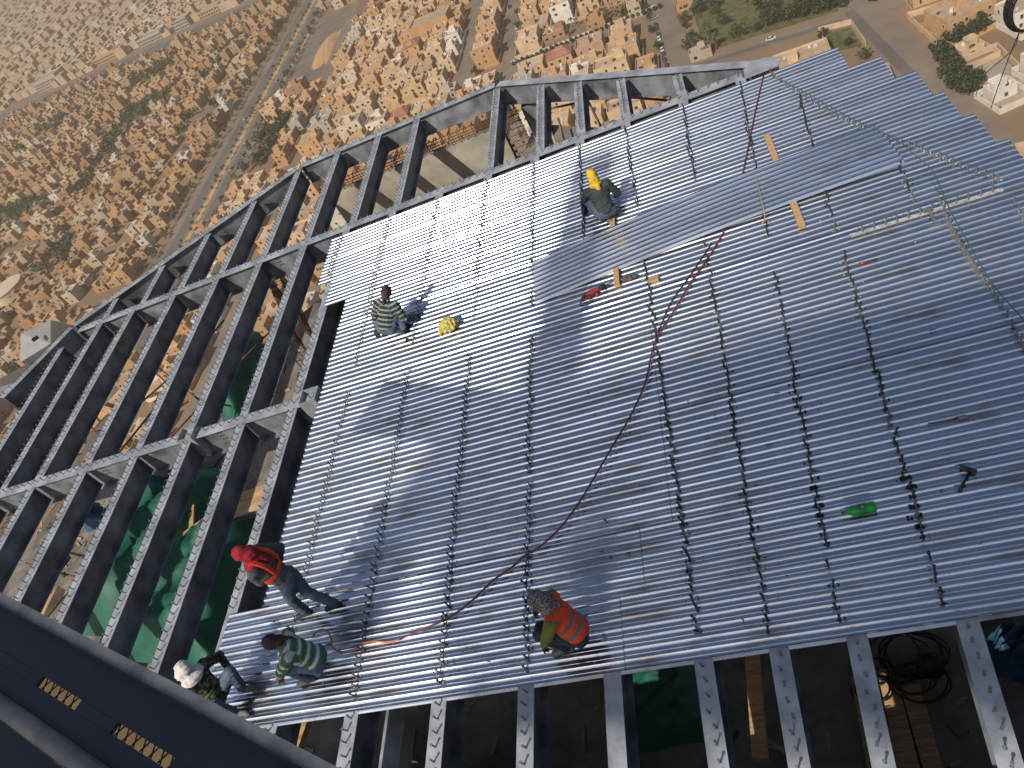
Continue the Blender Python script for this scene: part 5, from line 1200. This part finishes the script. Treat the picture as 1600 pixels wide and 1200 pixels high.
# ================================================================ TOOLS AND BITS ON THE DECK
def on_deck(a, b, wd, th, label, name='timber_plank', cat='plank', group='timbers on the decking', mt='wood', z=0.0):
    p, q = P(*a, z), P(*b, z); m = MB((0, 0, 0)); mid = (p + q) / 2; m.bar(p - mid + Vector((0, 0, th / 2 + .001)), q - mid + Vector((0, 0, th / 2 + .001)), wd, th)
    return m.build(name, MT[mt], None, label=label, cat=cat, group=group, kind='thing', loc=mid)
on_deck((957, 330), (966, 449), .09, .075, 'long timber under the loose sheet behind the yellow-scarfed person')
on_deck((1198, 212), (1217, 263), .10, .035, 'short timber plank on the upper decking beside the red hose')
on_deck((1231, 296), (1254, 357), .10, .065, 'timber plank sticking out from under the loose sheet')
on_deck((1012, 442), (1030, 437), .12, .05, 'small brown wooden block beside the loose sheet', 'wood_block', 'block')
m = MB(); rnd = random.Random(2)
for k in range(7): ellip(m, (rnd.gauss(0, .05), rnd.gauss(0, .04), .035), (.05, .04, .04), None, 8)
m.build('grey_rag', mat('oily_rag', (.11, .09, .07), .95, 0, .3, 20, bump=.5), None, True, label='crumpled grey rag next to the timber under the loose sheet', cat='rag', kind='thing', loc=P(982, 436))
# red angle grinder with its yellow disc
t = empty('angle_grinder', P(930, 459), R_(12), 'red and black power tool with yellow disc below the loose sheet', 'power tool', None, 'thing')
RX = Matrix.Rotation(math.pi / 2, 3, 'Y'); pr_ = mat('red_tool_body', (.28, .03, .03), .5)
m = MB(); m.lathe([(.03, -.16), (.048, -.13), (.05, .0), (.042, .06), (.04, .1)], (0, 0, .06), 12, mat=RX); m.tube([(-.14, 0, .06), (-.2, -.02, .05), (-.24, -.06, .04)], [.035, .03, .026], 8); m.build('motor_body', pr_, t, True)
m = MB(); m.lathe([(.045, .1), (.05, .12), (.05, .19), (.03, .21)], (0, 0, .06), 12, mat=RX); m.tube([(.13, 0, .06), (.13, -.1, .1)], .016, 8); m.build('gear_head', MT['rubber'], t, True)
m = MB(); m.lathe([(.016, 0), (.06, .003), (.06, .009), (.016, .012)], (.25, .03, .07), 20, mat=Matrix.Rotation(R_(-35), 3, 'X')); m.build('disc', mat('yellow_disc', (.6, .42, .02), .5), t, True)
m = MB(); m.lathe([(.017, .001), (.017, .016)], (.25, .03, .07), 12, mat=Matrix.Rotation(R_(-35), 3, 'X')); m.build('disc_hub', MT['rubber'], t)
m = MB(); m.tube(spline([(-.24, -.06, .04), (-.3, -.12, .02), (-.22, -.2, .012), (-.08, -.17, .012), (.02, -.2, .012)], 6), .008, 6); m.build('cord', MT['rubber'], t, True)
m = MB(); m.tube([(-.1, -.02, .05), (-.11, -.14, .05)], [.022, .016], 8); m.tube([(.02, -.02, .05), (.03, -.12, .03)], [.03, .024], 8); m.build('side_handle', pr_, t, True)
# yellow plastic bag, crumpled
bm = bmesh.new(); bmesh.ops.create_icosphere(bm, subdivisions=4, radius=1.0); rnd = random.Random(9); dirs = [(Vector((rnd.gauss(0, 1), rnd.gauss(0, 1), rnd.gauss(0, 1))).normalized(), rnd.uniform(2, 6), rnd.uniform(0, 6)) for _ in range(14)]
for v_ in bm.verts:
    p = v_.co.normalized(); k = 1 + sum(.055 * abs(math.sin(f * p.dot(d) * 2 + o)) for d, f, o in dirs) - .35; v_.co = Vector((p.x * .17 * k, p.y * .135 * k, max(p.z * .13 * k, -.095) + .095))
me = bpy.data.meshes.new('plastic_bag'); bm.to_mesh(me); bm.free(); me.materials.append(mat('yellow_plastic', (.62, .50, .13), .35, 0, .3, 9, bump=.4, bscale=25, trans=.25))
t = empty('plastic_bag', P(704, 514), R_(20), 'crumpled translucent yellow plastic bag on the bright decking', 'bag', None, 'thing'); link('bag_body', me, t)
m = MB(); m.tube(spline([(-.13, -.02, .09), (-.19, -.05, .05), (-.2, -.08, .02)], 4), [.05, .045, .04, .035, .03, .028, .025, .02, .012], 8); m.build('twisted_neck', me.materials[0], t, True)
# green bottle
a, b = P(1315, 802, .045), P(1369, 791, .045); ax = (b - a).normalized(); BR = frame(ax, (0, 0, 1)); L_ = (b - a).length
gb = mat('green_bottle_plastic', (.0, .42, .06), .12, 0, .1, 4, trans=.3); t = empty('green_bottle', a - Vector((0, 0, .045)), 0, 'empty green plastic bottle lying between two stud rows', 'bottle', None, 'thing'); o_ = Vector(t.location); k = L_ / .33 * 1.0
m = MB(o_); m.lathe([(.013 * k, .02 * k), (.014 * k, .03 * k), (.02 * k, .045 * k), (.05 * k, .09 * k), (.056 * k, .11 * k), (.054 * k, .14 * k), (.056 * k, .16 * k), (.056 * k, .24 * k), (.053 * k, .27 * k), (.056 * k, .29 * k), (.053 * k, .32 * k), (.03 * k, .33 * k)], a, 18, mat=BR); m.build('bottle_body', gb, t, True)
m = MB(o_); m.lathe([(.0565 * k, .165 * k), (.0568 * k, .17 * k), (.0568 * k, .225 * k), (.0565 * k, .23 * k)], a, 18, mat=BR); m.build('label_band', mat('bottle_label', (.004, .16, .025), .35, 0, .1), t, True)
m = MB(o_); c = a + ax * .197 * k + Vector((0, 0, .0575 * k)) - Vector((0, .01, 0))
for s in (-1, 1): m.bar(c - ax * .012 * k - Vector((0, .012 * k * s, 0)), c + ax * .012 * k + Vector((0, .012 * k * s, 0)), .006 * k, .002)
m.bar(c + ax * .014 * k - Vector((0, .012 * k, 0)), c + ax * .014 * k + Vector((0, .012 * k, 0)), .006 * k, .002); m.build('emblem', mat('pale_emblem', (.55, .62, .30), .5), t)
m = MB(o_); m.lathe([(.015 * k, 0), (.016 * k, .003 * k), (.016 * k, .018 * k), (.012 * k, .02 * k)], a, 14, mat=BR); m.build('cap', mat('dark_green_cap', (.01, .06, .03), .4), t, True)
# hammer
a, b = P(1499, 767, .02), P(1516, 736, .02); t = empty('hammer', a - Vector((0, 0, .02)), 0, 'black steel hammer lying near the green bottle', 'hammer', None, 'thing'); o_ = Vector(t.location); d = (b - a).normalized(); n_ = Vector((-d.y, d.x, 0))
m = MB(o_); m.tube([a, a + (b - a) * .5, b], [.018, .014, .016], 8); m.build('handle', MT['rubber'], t, True)
m = MB(o_); m.bar(b - n_ * .06 + Vector((0, 0, .01)), b + n_ * .07 + Vector((0, 0, .01)), .045, .045); m.tube([b + n_ * .07 + Vector((0, 0, .01)), b + n_ * .10 + Vector((0, 0, .01))], .028, 10); m.build('head', MT['stud_dark'], t)
# long screwdriver
a, b = P(1452, 662, .012), P(1496, 654, .02); c = P(1513, 651, .02); t = empty('screwdriver', a - Vector((0, 0, .012)), 0, 'long steel screwdriver with grey grip on the decking', 'screwdriver', None, 'thing'); o_ = Vector(t.location)
m = MB(o_); m.tube([a, b], .008, 7); m.build('shaft', MT['stud_dark'], t, True); m = MB(o_); m.tube([b, b + (c - b) * .2, c - (c - b) * .1, c], [.012, .024, .024, .016], 9); m.build('grip', mat('grey_grip', (.16, .15, .15), .6), t, True); m = MB(o_); m.tube([a - Vector((0, .012, 0)), a + Vector((0, .012, 0))], .009, 6); m.build('tip', MT['stud'], t)
# red marker tool
a, b, c = P(1342, 412, .012), P(1355, 409, .012), P(1371, 405, .012); t = empty('red_chisel', a - Vector((0, 0, .012)), 0, 'small red-handled chisel lying below the white strip', 'chisel', None, 'thing'); o_ = Vector(t.location)
m = MB(o_); m.tube([a, b], .016, 8); m.build('handle', mat('red_handle', (.45, .015, .02), .4), t, True); m = MB(o_); m.bar(b, c, .02, .01); m.build('blade', MT['stud_dark'], t)
# steel clamp by the white strip and pry hammer beside the striped person
a, b = P(1451, 328, .05), P(1463, 351, .01); t = empty('steel_clamp', b, 0, 'steel clamp leaning on the white strip of studs', 'clamp', None, 'thing'); m = MB(b); m.bar(a, b, .03, .03); m.build('stem', MT['stud'], t); m = MB(b); m.bar(b - Vector((.09, 0, 0)), b + Vector((.06, .01, 0)), .03, .02); m.bar(a - Vector((.07, 0, 0)), a + Vector((.03, 0, 0)), .04, .03); m.build('jaws', MT['stud'], t)
a, b = P(617, 541, .012), P(635, 532, .015); t = empty('chipping_hammer', a, 0, 'small chipping hammer behind the dark striped person', 'hammer', None, 'thing'); m = MB(a); m.tube([a, b], .012, 7); m.build('handle', MT['stud'], t); m = MB(a); m.bar(b - Vector((0, .05, 0)), b + Vector((0, .05, 0)), .025, .025); m.build('head', MT['stud_dark'], t)
# hose, ropes
def run(name, px, z, r, mt, label, cat, n=7, lift=None):
    pts = [P(x, y, z + (lift[i] if lift else 0)) for i, (x, y) in enumerate(px)]; o_ = pts[0].copy(); m = MB(o_); m.tube(spline(pts, 5), r, n); return m.build(name, MT[mt], None, True, label=label, cat=cat, kind='thing', loc=o_)
run('red_hose', [(1193, 117), (1182, 165), (1166, 245), (1157, 284), (1150, 300), (1140, 335), (1131, 362), (1105, 405), (1080, 440), (1052, 487), (1030, 520), (1020, 545), (1008, 598), (985, 650), (960, 692), (935, 735), (905, 785), (875, 825), (842, 855), (820, 868), (800, 886), (770, 907), (740, 936), (700, 966), (660, 983), (625, 999)], .014, .013, 'hose_red', 'thin dark red hose winding across the whole decking', 'hose', lift=[.0, 0, 0, 0, 0, 0, 0, 0, .02, .03, .03, .03, .05, .06, .07, .07, .06, .05, .04, .03, .02, .02, .02, .02, 0, 0])
run('orange_hose', [(625, 999), (605, 1003), (575, 1003), (548, 1017), (530, 1018), (519, 1010), (517, 996), (508, 984), (496, 986), (487, 996)], .016, .013, 'hose_orange', 'orange hose end beside the green striped person', 'hose', lift=[0, 0, 0, 0, .02, .06, .12, .18, .16, .1])
run('black_cable', [(1112, 380), (1082, 425), (1050, 470), (1034, 505), (1028, 520)], .012, .009, 'rubber', 'short black cable running beside the red hose', 'cable')
run('green_rope', [(1203, 117), (1250, 140), (1300, 168), (1345, 192), (1400, 218), (1425, 238), (1455, 265), (1472, 300), (1485, 330), (1507, 370), (1530, 410), (1548, 440), (1568, 465), (1600, 500)], .02, .006, 'rope_green', 'thin green rope following the curved stud row', 'rope', lift=[.05, .06, .06, .07, .08, .1, .08, .05, .05, .05, .05, .06, .08, .1])
run('straw_rope', [(1160, 276), (1172, 272), (1178, 270), (1183, 284), (1190, 315), (1195, 340), (1190, 350), (1197, 344), (1204, 349)], .03, .007, 'rope_yellow', 'straw-coloured rope strap tied over the loose sheet', 'rope', lift=[0, .02, .05, .13, .16, .06, .02, .05, 0])
# coil of cable hanging beyond the right edge of the deck, rusty pipes there
c = P(1609, 14, 4.6); m = MB(c)
for k in range(4): m.tube([c + Vector((math.cos(a) * (.115 + .009 * k), .02 * k, math.sin(a) * (.16 + .009 * k))) for a in np.linspace(0, 6.28, 25)], 0.0085, 6)
for x, y, z in ((1525, 150, 3.0), (1548, 170, 3.0)): m.tube(spline([P(1592, 52, 4.4), P(1580, 80, 4.0), P(x + 10, y - 30, 3.4), P(x, y, z)], 4), .004, 5)
m.build('cable_coil', MT['rubber'], None, True, label='dark coil of cable hanging at the upper picture corner', cat='cable', kind='thing', loc=c)
for i, (a, b) in enumerate((((1543, 402), (1640, 412)), ((1552, 424), (1640, 436)))):
    z = -1.2; p, q = P(*a, z), P(*b, z); MB(p).tube([p, q], .022, 7).build('rusty_pipe', MT['rust_pipe'], None, True, label=('upper' if i == 0 else 'lower') + ' of two rusty pipes jutting out beyond the decking', cat='pipe', group='pipes beyond the deck', kind='thing', loc=p)
